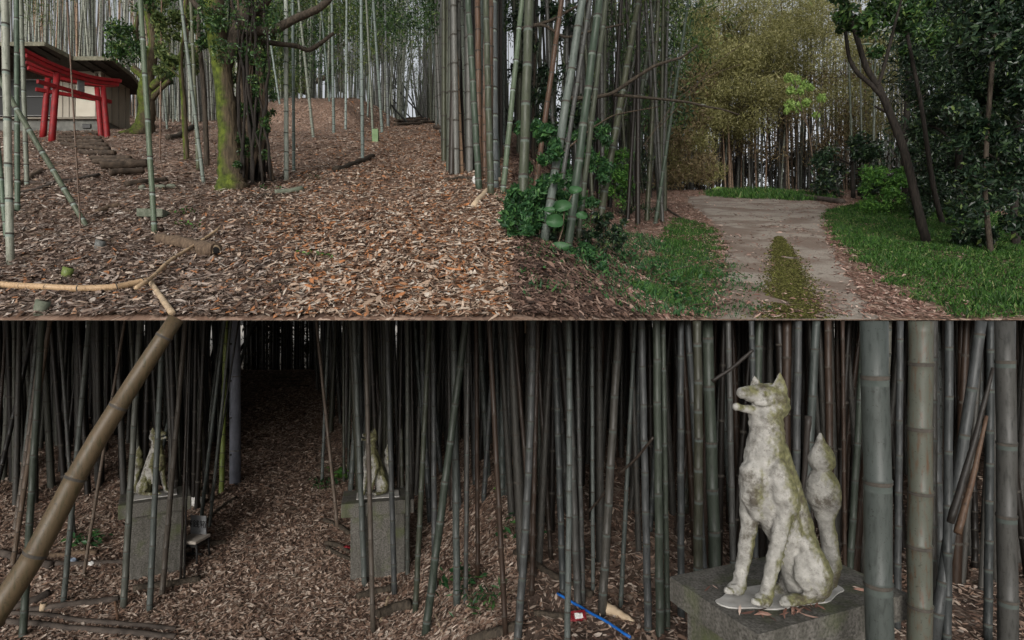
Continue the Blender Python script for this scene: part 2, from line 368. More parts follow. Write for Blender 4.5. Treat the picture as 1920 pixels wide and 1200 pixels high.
def clumps(n, centers, radii, per=None):
    """points in uneven clumps; centers (k,3) radii (k,3)"""
    k = len(centers); idx = rng.integers(0, k, n)
    p = rng.normal(size=(n, 3)); p /= np.linalg.norm(p, axis=1)[:, None]; p *= (rng.random(n)**.45)[:, None]
    return np.asarray(centers)[idx]+p*np.asarray(radii)[idx]

# ------------------------------------------------------------------ SETTING
def grid(xs, ys, h, under=None):
    X, Y = np.meshgrid(xs, ys, indexing='xy'); Z = h(X, Y); V = np.stack([X, Y, Z], -1).reshape(-1, 3)
    ny, nx = X.shape; i = (np.arange(ny-1)[:, None]*nx+np.arange(nx-1)[None]); F = np.stack([i, i+1, i+nx+1, i+nx], -1).reshape(-1, 4); return V, F, nx, ny
def build_upper():
    u = np.concatenate([[-3, -2, -1.5], np.linspace(-1.2, -.02, 170), np.linspace(0, .12, 50), np.linspace(.13, 1.2, 120), [1.5, 2, 3]])
    sv = np.concatenate([[0], np.geomspace(.04, 75, 260)])
    U, S = np.meshgrid(u, sv)
    Y = front(np.where(U > 0, U*5, 0))+S
    X = U*np.maximum(Y, 1); Y = front(X)+S; X = U*Y; Y = front(X)+S
    Z = hu(X, Y); Z[0] = 0
    ny, nx = X.shape
    V = np.stack([X, Y, Z], -1).reshape(-1, 3); T = np.minimum(.6, .004+.16*S); B = V.copy(); B[:, 2] -= T.ravel()
    i = (np.arange(ny-1)[:, None]*nx+np.arange(nx-1)[None]); F = np.stack([i, i+1, i+nx+1, i+nx], -1).reshape(-1, 4)
    n = len(V); F2 = F[:, ::-1]+n
    e = []
    for k in range(nx-1): e.append((k+1, k, n+k, n+k+1)); q = (ny-1)*nx+k; e.append((q, q+1, n+q+1, n+q))
    for k in range(ny-1): q = k*nx; e.append((q, q+nx, n+q+nx, n+q)); q += nx-1; e.append((q+nx, q, n+q, n+q+nx))
    mi_ = np.concatenate([np.zeros(len(F)), np.ones(len(F2)), np.full(len(e), 2)]).astype(int)
    me = np_mesh('hillside_ground', np.vstack([V, B]), np.vstack([F, F2, np.array(e)]), [M['litter_soil'], M['bounce_under'], M['bark']], mi_, smooth=True)  # underside coloured pale to bounce light down; no such layer is seen
    return tag(obj('hillside_ground', me), kind='structure')
build_upper()
def build_lower():
    ys = np.concatenate([[-200, -60, -30, -12, -5, -1], np.linspace(1, 9, 150), np.geomspace(9.1, 48, 150), [60, 90, 160, 400]])
    xs = np.concatenate([[-400, -120, -60], np.linspace(-40, -9, 90), np.linspace(-8.9, 8, 240), np.linspace(8.2, 30, 50), [60, 120, 400]])
    V, F, nx, ny = grid(xs, ys, hl)
    cy = V[F].mean(1)[:, 1]; mi_ = ((cy < .8) | (cy > 20.6)).astype(int)  # pale ground added to bounce light; its far part stands for bright gaps
    return tag(obj('ground', np_mesh('ground', V, F, [M['lower_soil'], M['bounce_sand']], mi_, smooth=True)), kind='structure')
build_lower()

def inpoly(x, y, poly):
    x = np.asarray(x); y = np.asarray(y); c = np.zeros(x.shape, bool); n = len(poly); j = n-1
    for i in range(n):
        xi, yi = poly[i]; xj, yj = poly[j]
        k = ((yi > y) != (yj > y)) & (x < (xj-xi)*(y-yi)/(yj-yi+1e-12)+xi); c ^= k; j = i
    return c
def px_of(x, y, z): return 960+x/(K*y), 600-z/(K*y)
# lane: edges given along its run, near to far
LL = [(1310, 640), (1318, 600), (1335, 560), (1352, 520), (1358, 480), (1352, 450), (1336, 425), (1316, 405), (1298, 392), (1284, 380), (1286, 369)]
RR = [(1700, 640), (1655, 600), (1632, 570), (1606, 530), (1580, 490), (1560, 455), (1548, 425), (1552, 402), (1562, 390), (1540, 377), (1400, 366)]
def ground_strip(name, A, B, mat, lift, n=90, m=26, kind='structure'):
    a = np.array([G2(*p, True) if p[1] < 600 else (float(P(*p, 5).x), 5.02) for p in A]); b = np.array([G2(*p, True) if p[1] < 600 else (float(P(*p, 5).x), 5.02) for p in B])
    t0 = np.linspace(0, 1, len(a)); t = np.linspace(0, 1, n)
    a = np.stack([np.interp(t, t0, a[:, k]) for k in (0, 1)], 1); b = np.stack([np.interp(t, t0, b[:, k]) for k in (0, 1)], 1)
    jit = .035*np.sin(t*60)+.03*np.sin(t*143+1); a[:, 0] += jit; b[:, 0] += .04*np.sin(t*71)+.03*np.sin(t*167)
    s = np.linspace(0, 1, m)[None, :, None]; Q = a[:, None]*(1-s)+b[:, None]*s
    prof = lift*np.clip(np.minimum(np.linspace(0, 1, m), 1-np.linspace(0, 1, m))*12, -1, 1)
    prof[0] = prof[-1] = -.03
    Z = hu(Q[..., 0], Q[..., 1])+prof[None]*sst(Q[..., 1]-front(Q[..., 0]), .05, .9)
    V = np.concatenate([Q, Z[..., None]], -1).reshape(-1, 3); i = (np.arange(n-1)[:, None]*m+np.arange(m-1)[None]); F = np.stack([i, i+1, i+m+1, i+m], -1).reshape(-1, 4)
    return tag(obj(name, np_mesh(name, V, F, [mat], smooth=True)), kind=kind)
ground_strip('lane', LL, RR, M['road'], .022)
def moss():
    y = 5.04+(10.2-5.04)*rng.random(26000)**1.35; px = np.interp(y, [5, 6, 7.5, 9, 10.2], [1490, 1482, 1474, 1465, 1460]); hw = np.interp(y, [5, 6, 7.5, 9, 10.2], [.30, .27, .21, .15, .05])
    x = (px-960)*K*y+hw*np.clip(rng.normal(0, .5, len(y)), -1.6, 1.6); k = lumps(x*2.3, y*1.6) > -1.0; x, y = x[k], y[k]
    C = np.stack([x, y, hu(x, y)+.024*sst(y-front(x), .05, .9)+.008*rng.random(len(x))], 1); V, F = leaves(C, rng.uniform(.012, .035, len(x))*(1+.06*(y-5)), .5, up=.3)
    tag(obj('moss', np_mesh('moss', V, F, [M['mosstuft']])), 'brown green moss growing down the middle of the lane', 'moss', kind='stuff')
moss()

# ------------------------------------------------------------------ leaf litter and grass (stuff)
def scatter(n, u0, u1, y0, y1, pw):
    """points whose density falls with distance"""
    e = 2-pw; r = rng.random(n); y = (y0**e+r*(y1**e-y0**e))**(1/e); u = u0+(u1-u0)*rng.random(n); return u*y, y
def litter(name, n, u0, u1, y0, y1, up, mat, label, keep=None, size=.085, pw=1.75, thick=.02, grow=.035):
    x, y = scatter(n, u0, u1, y0, y1, pw)
    if keep is not None: k = keep(x, y); x, y = x[k], y[k]
    h = hu if up else hl; z = h(x, y)
    C = np.stack([x, y, z+thick*rng.random(len(x))+.008], 1)
    # local slope so that leaves lie on it
    e = .05; gx = (h(x+e, y)-z)/e; gy = (h(x, y+e)-z)/e
    th = rng.random(len(x))*2*np.pi; D = np.stack([np.cos(th), np.sin(th), gx*np.cos(th)+gy*np.sin(th)+rng.normal(0, .17, len(x))], 1)
    s = size*(1+grow*np.maximum(y-y0, 0))*np.exp(np.clip(rng.normal(0, .35, len(x)), -1, .6))
    k_ = rng.random(len(x)); asp = np.where(k_ < .6, .13, np.where(k_ < .85, .30, .45)); s = s*np.where(k_ < .6, 1.2, np.where(k_ < .85, .95, .7))
    V, F = leaves6(C, D, s, asp)
    return tag(obj(name, np_mesh(name, V, F, [mat])), label, 'leaf litter', kind='stuff')
def leaves6(C, D, s, asp):
    n = len(C); D = D/np.linalg.norm(D, axis=1)[:, None]
    N = np.array([0, -.25, 1.])+rng.normal(0, .28, (n, 3)); S = np.cross(D, N); S /= np.linalg.norm(S, axis=1)[:, None]; N = np.cross(S, D)
    s = s[:, None]; w = s*asp[:, None]*.5; f = N*w*.5; curl = N*s*(rng.normal(.03, .08, n)[:, None])
    V = np.stack([C-D*s*.5+curl, C-D*s*.18+S*w+f, C-D*s*.18-S*w+f, C+D*s*.2+S*w*.85+f, C+D*s*.2-S*w*.85+f, C+D*s*.5+curl], 1).reshape(-1, 3)
    i = np.arange(n)[:, None]*6
    F = np.concatenate([i+np.array([[0, 2, 1]]), i+np.array([[1, 2, 4]]), i+np.array([[1, 4, 3]]), i+np.array([[3, 4, 5]])], 1).reshape(-1, 3)
    return V, F
def offpath(x, y):
    e = x/y-np.interp(y, [3, 6, 12, 24, 37], [-.47, -.42, -.33, -.235, -.20])+.05*lumps(x*1.4, y*1.1)
    return rng.random(len(x)) < 1/(1+np.exp(np.clip(e*28, -30, 30)))*.85
litter('leaf_litter', 175000, -1.1, 0.0, 3.03, 40, True, M['litter'], 'beige and orange fallen leaves covering the broad path up to the crest', size=.058, keep=lambda x, y: (y > front(x)+.02) & ~offpath(x, y))
M['litter_dull'] = mat_leaf('dull_fallen_leaves', [(0, (.03, .02, .015)), (.25, (.08, .052, .04)), (.5, (.15, .105, .08)), (.75, (.24, .18, .145)), (.93, (.34, .28, .24)), (1, (.44, .39, .34))], .7, 0)
litter('leaf_litter', 175000, -1.1, 0.0, 3.03, 40, True, M['litter_dull'], 'dull brown grey fallen leaves on the slope around the hut and mossy tree', size=.055, keep=lambda x, y: (y > front(x)+.02) & offpath(x, y))
lane_poly = [G2(*p, True) for p in LL if p[1] < 600]+[G2(*p, True) for p in RR[::-1] if p[1] < 600]
lp0 = P(1318, 600, 4.6); lp1 = P(1655, 600, 4.6); lane_poly = [(lp0.x, 4.6)]+lane_poly+[(lp1.x, 4.6)]
grassR = [G2(*p, True) for p in [(1545, 402), (1560, 425), (1580, 460), (1620, 500), (1680, 540), (1745, 575), (1790, 599)]]+[(6.5, 5.0), (9, 7), (12, 12), (14, 19)]+[G2(*p, True) for p in [(1700, 380), (1600, 385)]]
grassL = [G2(*p, True) for p in [(1330, 425), (1342, 450), (1346, 480), (1340, 520), (1320, 560), (1290, 590), (1200, 597), (1180, 560), (1250, 520), (1240, 470), (1255, 430), (1275, 410)]]
grassF = [G2(*p, True) for p in [(1320, 362), (1400, 357), (1500, 362), (1570, 375), (1500, 378), (1400, 374), (1330, 370)]]
def keep_ur(x, y):
    lane = inpoly(x, y, lane_poly); nz = lumps(x*1.7+3, y*1.1)
    gr = inpoly(x, y, grassR)
    nr = rng.random(len(x)); edge = np.zeros(len(x), bool)
    px, py = px_of(x, y, hu(x, y))
    mid = np.clip(1-np.abs(px-np.interp(py, [380, 470, 600], [1500, 1462, 1485]))/np.interp(py, [400, 470, 600], [30, 35, 75]), 0, 1)
    pr = np.where(lane, np.where(nz > .35, .5, .10)+.22*(mid > 0), np.where(gr, .12, 1.0))
    # the lane's edges drown in leaves
    L = np.interp(y, [p[1] for p in [G2(*q, True) for q in LL[1:9]]], [p[0] for p in [G2(*q, True) for q in LL[1:9]]])
    Rr = np.interp(y, [p[1] for p in [G2(*q, True) for q in RR[1:9]]], [p[0] for p in [G2(*q, True) for q in RR[1:9]]])
    dl = np.minimum(np.abs(x-L), np.abs(x-Rr)); pr = np.where(lane, np.maximum(pr, np.exp(-(dl/.16)**2)), pr)
    pr = np.where(gr & (dl < .35), .55, pr)
    return (nr < pr) & (y > front(x)+.02)
M['litter_shade'] = mat_leaf('shade_toned_leaves', [(0, (.02, .013, .01)), (.4, (.07, .04, .03)), (.75, (.15, .09, .065)), (1, (.27, .19, .15))], .7, 0)  # deep shade of the lane bank put into the leaf colour
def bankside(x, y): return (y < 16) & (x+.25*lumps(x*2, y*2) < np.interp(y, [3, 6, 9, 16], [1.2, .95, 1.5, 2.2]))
litter('leaf_litter', 60000, 0.0, .4, 3.05, 18, True, M['litter_shade'], 'fallen leaves coloured dark as shade under the leaning bamboos of the bank', keep=lambda x, y: keep_ur(x, y) & bankside(x, y), size=.06, pw=1.6)
litter('leaf_litter', 120000, 0.0, 1.05, 3.05, 34, True, M['litter_pink'], 'reddish brown fallen leaves along the lane edges and bank', keep=lambda x, y: keep_ur(x, y) & ~bankside(x, y), size=.052, pw=1.7)
litter('leaf_litter', 210000, -1.05, 0.02, 4.6, 20, False, M['litter_brown'], 'brown fallen leaves on the path between the two statue pedestals', size=.056, pw=1.6, keep=lambda x, y: y < 18.6)
litter('leaf_litter', 36000, 0.0, 1.1, 3.6, 16, False, M['litter_brown'], 'brown fallen leaves on the ground behind the close statue', size=.06, pw=1.6)
def twigs():
    mb = MB()
    for (u0, u1, y0, y1, up, n) in ((-1, -.01, 3.2, 16, True, 150), (.02, .5, 5.2, 14, True, 50), (-1, 0, 5.5, 15, False, 170), (.02, 1, 4.2, 9, False, 70)):
        for _ in range(n):
            y = y0+(y1-y0)*random.random()**1.3; x = random.uniform(u0, u1)*y
            if up and y < float(front(x))+.25: continue
            L = random.uniform(.12, .55); a = random.uniform(0, 3.14); q = []
            for k in range(5):
                s_ = k/4-.5; xx, yy = x+math.cos(a)*L*s_+random.gauss(0, .006), y+math.sin(a)*L*s_; q.append((xx, yy, H(xx, yy, up)+.016+random.uniform(0, .012)))
            mb.tube(q, np.linspace(.006, .003, 5)*(1+.05*y), 5)
    tag(mb.build('twigs', M['vine']), 'countless thin brown twigs strewn over the fallen leaves', 'twigs', kind='stuff')
twigs()
def grass(name, polys, n, label, h=.09, y1=34, mat='grass', cat='grass'):
    Vs = []; Fs = []; off = 0
    for poly, cnt in zip(polys, n):
        pa = np.array(poly); x0, x1, yy0, yy1 = pa[:, 0].min(), pa[:, 0].max(), pa[:, 1].min(), pa[:, 1].max()
        e = .4; r = rng.random(cnt*3); y = (yy0**e+r*(yy1**e-yy0**e))**(1/e); x = x0+(x1-x0)*rng.random(cnt*3)
        jx = x+.12*np.sin(y*9)+rng.normal(0, .06, len(x)); k = inpoly(jx, y, poly) & (y > front(x)+.03); x, y = x[k][:cnt], y[k][:cnt]
        z = hu(x, y); n_ = len(x); hh = h*(.5+rng.random(n_))*(1+.03*(y-5))*(1+.35*lumps(x*1.3, y*1.3))
        hh = np.clip(hh, .03, .3)
        d = np.stack([rng.normal(0, .5, n_), rng.normal(0, .5, n_), np.ones(n_)], 1)
        C = np.stack([x, y, z+hh*.4], 1)
        V, F = leaves(C, hh*1.1, .13, dirs=d); Vs.append(V); Fs.append(F+off); off += len(V)
        # broad little herb leaves among the blades
        q = rng.random(n_) < .35; C2 = C[q]+np.stack([0*hh[q], 0*hh[q], hh[q]*.25*rng.random(q.sum())], 1)
        V, F = leaves(C2, .035*(1+.03*(y[q]-5)), .7, up=.6); Vs.append(V); Fs.append(F+off); off += len(V)
    return tag(obj(name, np_mesh(name, np.vstack(Vs), np.vstack(Fs), [M[mat]])), label, cat, kind='stuff')
grass('grass', [grassR], [80000], 'bright green grass bank right of the lane under the trees', h=.062)
grass('grass', [grassL], [15000], 'patchy green grass along the left edge of the lane', h=.055)
grass('grass', [grassF], [7000], 'thin band of green grass where the lane bends away', h=.12)
bankherb = [(0.05, 3.3), (2.4, 5.3), (3.1, 8), (2.3, 10.5), (.3, 9), (.06, 6)]
grass('ground_cover', [bankherb], [9000], 'small scattered green herbs among leaves on the left bank', h=.06, mat='under', cat='ground cover')

# ------------------------------------------------------------------ bamboo
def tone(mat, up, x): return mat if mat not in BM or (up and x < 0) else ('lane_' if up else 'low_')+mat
def culm_mesh(name, base, pts, r0, r1, inter, mat, sides=10, nodew=None, mb=None):
    """pts: curve points (world) from base up; node rings every `inter` metres, slightly zigzag"""
    pts = np.array([tuple(p) for p in pts]); seg = np.linalg.norm(np.diff(pts, axis=0), axis=1); L = np.concatenate([[0], np.cumsum(seg)]); tot = L[-1]
    s = inter*random.uniform(.15, .8); nodes = []
    k = 0
    while s < tot:
        nodes.append(s); k += 1; s += inter*random.uniform(.85, 1.12)*min(1, .55+.12*k)
    S = [0.]; RS = [1.0]; MI = []
    for q in nodes:
        r = r0+(r1-r0)*q/tot; w = nodew or max(.006, r*.16)
        for ds, f, mi in ((-w*4.5, .99, 0), (-w*1.6, .985, 2), (-w*.5, 1.06, 1), (0, .99, 1), (w*.5, 1.075, 1), (w*1.6, .96, 0)):
            if q+ds > S[-1]+1e-4 and q+ds < tot: S.append(q+ds); RS.append(f); MI.append(mi)
        S.append(min(q+inter*.5, tot-.001)) if q+inter*.5 < tot else None
        if len(RS) < len(S): RS.append(.985); MI.append(0)
    S.append(tot+.002); RS.append(1.); MI.append(0)
    S = np.array(S); o = np.argsort(S, kind='stable'); S = S[o]; RS = np.array(RS)[o]; MI = np.array([0]+MI)[o][1:]
    C = np.stack([np.interp(S, L, pts[:, k]) for k in range(3)], 1)
    zig = np.interp(S, [0]+nodes+[tot+1], [((-1)**i)*.05*r0 for i in range(len(nodes)+2)]); C[:, 0] += zig
    rad = (r0+(r1-r0)*np.clip(S/tot, 0, 1))*RS
    C -= np.array(tuple(base))
    V, F = tube(C, rad, sides)
    mi = np.concatenate([np.repeat(MI, sides), np.zeros(2*sides, int)])
    me = bpy.data.meshes.new(name); me.from_pydata(V.tolist(), [], quads_to_faces(F))
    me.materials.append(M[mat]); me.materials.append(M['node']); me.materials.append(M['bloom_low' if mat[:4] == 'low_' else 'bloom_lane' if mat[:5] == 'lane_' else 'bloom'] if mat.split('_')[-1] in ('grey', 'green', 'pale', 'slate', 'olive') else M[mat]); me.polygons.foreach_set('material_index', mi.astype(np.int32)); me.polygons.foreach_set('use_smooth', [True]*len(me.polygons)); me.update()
    return me
BAMBOO = 0
FIELD = []                 # plain culms past the limit become one stuff mesh
def lowtop(x, y):
    f = float(front(x))
    if y < f+.05: return -.002*y
    s = y-f; return float(hu(x, y))-.5*min(.6, .004+.16*s)-.01
def bam(px, py, tx, ty, w, mat='grey', label=None, group=None, up=True, d=None, inter=None, height=None, bow=0., foliage=None, name='bamboo', taper=None, sides=10, dl=0.0, base=None):
    global BAMBOO
    if base is None:
        if d is None: base = G(px, py, up)
        else: x = (px-960)*K*d; base = Vector((x, d, H(x, d, up)))
    d = base.y
    bx = 960+base.x/(K*d); by = 600-base.z/(K*d)
    base = base-Vector((0, 0, .06)); slope = (tx-bx)/max(by-ty, 1)         # px right per px up
    dirv = Vector((slope, dl, 1))
    if up: L = (height or random.uniform(9, 12.5))
    else: L = (lowtop(base.x, d)-base.z)
    ll = L
    pts = []
    for k in range(13):
        t = k/12; p = base+dirv*(ll*t); p.x += bow*math.sin(math.pi*t)*(1 if up else 1)
        if not up: p.z = min(p.z, lowtop(p.x, p.y))
        pts.append(p)
    r0 = w*K*d*.5; r1 = r0*(taper if taper is not None else (.45 if up else max(.7, 1-.06*ll)))
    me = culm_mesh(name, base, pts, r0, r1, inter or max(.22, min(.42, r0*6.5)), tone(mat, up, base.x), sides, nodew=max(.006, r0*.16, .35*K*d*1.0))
    o = obj(name, me, loc=base); BAMBOO += 1
    tag(o, label, 'bamboo', group)
    if foliage:
        top = pts[-1]; q = foliage_mesh(foliage); f = obj('foliage', q, o, loc=(top-base)); f.rotation_euler = (0, 0, random.uniform(0, 6)); sc_ = random.uniform(.85, 1.2); f.scale = (sc_,)*3
    return o
FM = {}
def foliage_mesh(kind):
    mat, n = {'green': ('green_leaf', 900), 'olive': ('olive_leaf', 2600), 'brown': ('brown_leaf', 1600)}[kind]
    v = (kind, random.randint(0, 2))
    if v not in FM:
        ks = 26; c = np.stack([rng.normal(0, .75, ks), rng.normal(0, .75, ks), rng.uniform(-5.2 if kind != 'green' else -3.2, .8, ks)], 1)
        C = clumps(n, c, np.full((ks, 3), .62)*np.array([1.2, 1.2, .7])); V, F = leaves(C, rng.uniform(.12, .24, n), .2, droop=.6)
        FM[v] = np_mesh('bamboo_foliage', V, F, [M[mat]])
    return FM[v]
GA = 'bamboos on the leaf covered slope by the red gate'
def lay_culm(pts, r0, r1, inter, mat, label, lift=1.0, up=True, name='fallen_bamboo', cat='fallen bamboo', group=None):
    W = np.array([tuple(G(a, b, up)) for a, b in pts]); i = np.arange(len(W)); a = np.linspace(0, len(W)-1, len(W)*4)
    Q = np.stack([np.interp(a, i, W[:, k]) for k in range(3)], 1)
    for _ in range(2): Q[1:-1] = (Q[:-2]+2*Q[1:-1]+Q[2:])/4
    Q[:, 2] = (hu if up else hl)(Q[:, 0], Q[:, 1])+r0*lift+.01
    me = culm_mesh(name, Q[0], Q, r0, r1, inter, mat, 14, nodew=.003)
    return tag(obj(name, me, loc=Q[0]), label, cat, group)
UL = [ # px, py, topx(at y=0), w, mat, label
 (20, 495, 9, 13, 'pale', 'pale grey green bamboo standing nearest at the left edge of the leaf slope'),
 (33, 398, 31, 9, 'green', 'green bamboo behind the pale one, in front of the hut left end'),
 (51, 350, 39, 8, 'grey', 'slim green bamboo crossing the dark hut window left of the red posts'),
 (291, 438, 264, 10, 'green', 'single green bamboo rising beside the stone trough'),
 (537, 338, 536, 9, 'pale', 'pale bamboo right of the vine covered mossy tree'),
 (551, 322, 549, 6, 'grey', 'thin bamboo just behind the pale one right of the mossy tree'),
 (383, 345, 340, 7, 'grey', 'thin leaning bamboo left of the mossy trunk foot'),
 (372, 318, 358, 7, 'olive', 'dull bamboo beside the thin leaning one left of the mossy tree'),
 (680, 303, 677, 7, 'pale', 'slim pale bamboo standing alone left of the leaf path'),
 (588, 258, 560, 6, 'grey', 'thin leaning bamboo at the foot of the brown mound'),
 (626, 250, 622, 6, 'grey', 'thin upright bamboo growing from the brown mound face'),
 (648, 243, 650, 5, 'pale', 'pale thin bamboo growing from the right part of the brown mound'),
 (700, 262, 687, 5, 'grey', 'thin bamboo directly behind the green marker post'),
 (717, 250, 700, 6, 'grey', 'bamboo just right of the green marker post'),
 (728, 238, 722, 6, 'slate', 'dim bamboo at the left side of the path crest'),
 (866, 325, 850, 9, 'tan', 'tan dry bamboo at the right border of the leaf path'),
 (878, 322, 866, 9, 'grey', 'grey green bamboo touching the tan one right of the path'),
 (942, 362, 978, 11, 'green', 'green bamboo leaning right at the near end of the path grove'),
 (931, 335, 921, 10, 'olive', 'dark bamboo behind the leaning green one at the grove end'),
 (905, 318, 894, 10, 'slate', 'stout slate bamboo in the middle of the path grove'),
 (505, 338, 480, 5, 'rust', 'thin rust brown stem right of the vine tangle'),
]
for a in UL:
    bam(a[0], a[1], a[2], 0, a[3], a[4], a[5], GA, foliage='green', inter=.36)
bam(14, 448, -6, 240, 9, 'green', 'slender green bamboo leaning left in front of the nearest pale one', GA, foliage=None, height=6)
bam(170, 425, -2, 100, 10, 'olive', 'long olive bamboo leaning far left across the hut and gate', GA, height=5.2, bow=-.12, taper=.8)
bam(152, 432, 126, 0, 3, 'rust', 'very thin brown stem standing in front of the red gate', GA, height=7)
bam(300, 300, 303, 0, 3, 'rust', 'very thin brown stem right of the twisted tree', GA, height=8)

def inzone(x, y, zones): return any(bool(inpoly(np.array([x]), np.array([y]), z)[0]) for z in zones)
def plan(pl, up=True): return [G2(*p, up) for p in pl]
clearU = [[(-30, 3), (0, 3), (0, 3.5), (-30, 3.5)]]
def grove(n, pxr, dr, up, mats, wm, label, group, foliage=None, jitter=40, limit=None, avoid=None, ty=0, name='bamboo', lean=0, dense=False, height=None, dl=.02, sides=8):
    made = 0; tries = 0
    while made < n and tries < n*30:
        tries += 1
        px = random.uniform(*pxr); d = random.uniform(*dr) if not dense else dr[0]*(dr[1]/dr[0])**random.random()
        x = (px-960)*K*d
        if avoid and avoid(px, d, x): continue
        if up and x > -.15 and pxr[1] <= 960: continue
        z = H(x, d, up); mat = random.choice(mats); w_m = random.uniform(*wm); w = w_m/(K*d)
        by = 600-z/(K*d)
        b = bam(px, by, px+lean+random.gauss(0, jitter), ty, w, mat, label, group, up, base=Vector((x, d, z)), foliage=foliage if random.random() < .8 else None, name=name, height=height and random.uniform(*height), dl=random.gauss(0, dl), sides=sides, bow=random.gauss(0, .05))
        made += 1
# upper left: grove right of the path
def av1(px, d, x): return x < np.interp(d, [5, 6, 12, 20, 30, 40], [-.15, -.35, -1.35, -2.3, -4.0, -5.7])
grove(46, (800, 957), (6.5, 34), True, ['lane_grey', 'slate', 'lane_olive', 'lane_grey', 'lane_green', 'lane_pale', 'rust'], (.07, .12), 'grey green bamboo in the dense grove right of the leaf path', 'dense grove right of the leaf path', 'green', 10, avoid=av1, lean=-8, dense=True)
grove(7, (700, 850), (38, 50), True, ['grey', 'slate', 'pale'], (.08, .12), 'slender bamboo against the bright gap beyond the path crest', 'bamboos beyond the path crest', 'green', 16)
def av2(px, d, x): return (px < 265 and d < 28) or (560 < px < 720 and 20 < d < 24)
grove(14, (300, 720), (22, 34), True, ['pale', 'grey', 'grey'], (.08, .12), 'grey bamboo in the scattered stand behind the mossy tree', 'scattered stand behind the mossy tree', 'green', 14, avoid=av2)
grove(10, (40, 450), (30, 44), True, ['pale', 'grey', 'pale', 'tan'], (.09, .13), 'pale thin bamboo in the thicket behind the hut', 'bamboo thicket behind the hut', 'green', 14)
# upper right: leaning stand at the left of the lane
GB = 'stout bamboos leaning over the left bank of the lane'
UR = [(978, 470, 992, 20, 'olive', 'dark stout bamboo at the far left edge beside the lane bank'),
 (1018, 492, 1090, 17, 'grey', 'thick leaning bamboo left of the pair on the lane bank'),
 (1062, 495, 1122, 17, 'green', 'thick dark green bamboo of the pair on the lane bank'),
 (1082, 452, 1135, 11, 'olive', 'slimmer bamboo pressed behind the dark green pair member'),
 (1120, 432, 1196, 14, 'olive', 'olive bamboo with its foot in leaves left of the grass edge'),
 (1168, 402, 1228, 11, 'olive', 'straight olive bamboo in the middle of the lane bank stand'),
 (1148, 372, 1252, 10, 'grey', 'strongly leaning bamboo crossing the middle of the bank stand'),
 (1228, 420, 1290, 8, 'green', 'rightmost green bamboo standing at the grass edge of the lane'),
 (1214, 362, 1270, 6, 'grey', 'thin bamboo behind the rightmost green one by the lane'),
 (1192, 372, 1222, 9, 'olive', 'slim olive bamboo just left of the rightmost pair'),
 (1040, 420, 1105, 9, 'slate', 'dim slate bamboo between the thick bank bamboos'),
 (1000, 372, 1052, 11, 'rust', 'brownish bamboo leaning right near the panel edge of the bank')]
for a in UR: bam(a[0], a[1], a[2], 0, a[3], a[4], a[5], GB, foliage='green', inter=.34, height=8)
def av3(px, d, x): return False
grove(9, (975, 1190), (14, 24), True, ['olive', 'slate', 'green'], (.07, .1), 'dim bamboo standing deep behind the lane bank', 'dim bamboos deep behind the lane bank', 'green', 16, lean=50, height=(8, 10))
grove(20, (1270, 1700), (31, 36), True, ['slate', 'grey', 'slate', 'tan'], (.07, .12), 'straight grey bamboo in the dark wall of stems at the lane bend', 'wall of bamboo at the lane bend', 'olive', 14, height=(9, 12))
grove(4, (1600, 1760), (22, 28), True, ['grey', 'olive'], (.09, .12), 'grey green bamboo behind the slanting trunk on the grass bank', 'bamboos behind the slanting trunk', 'olive', 8, height=(10, 12))

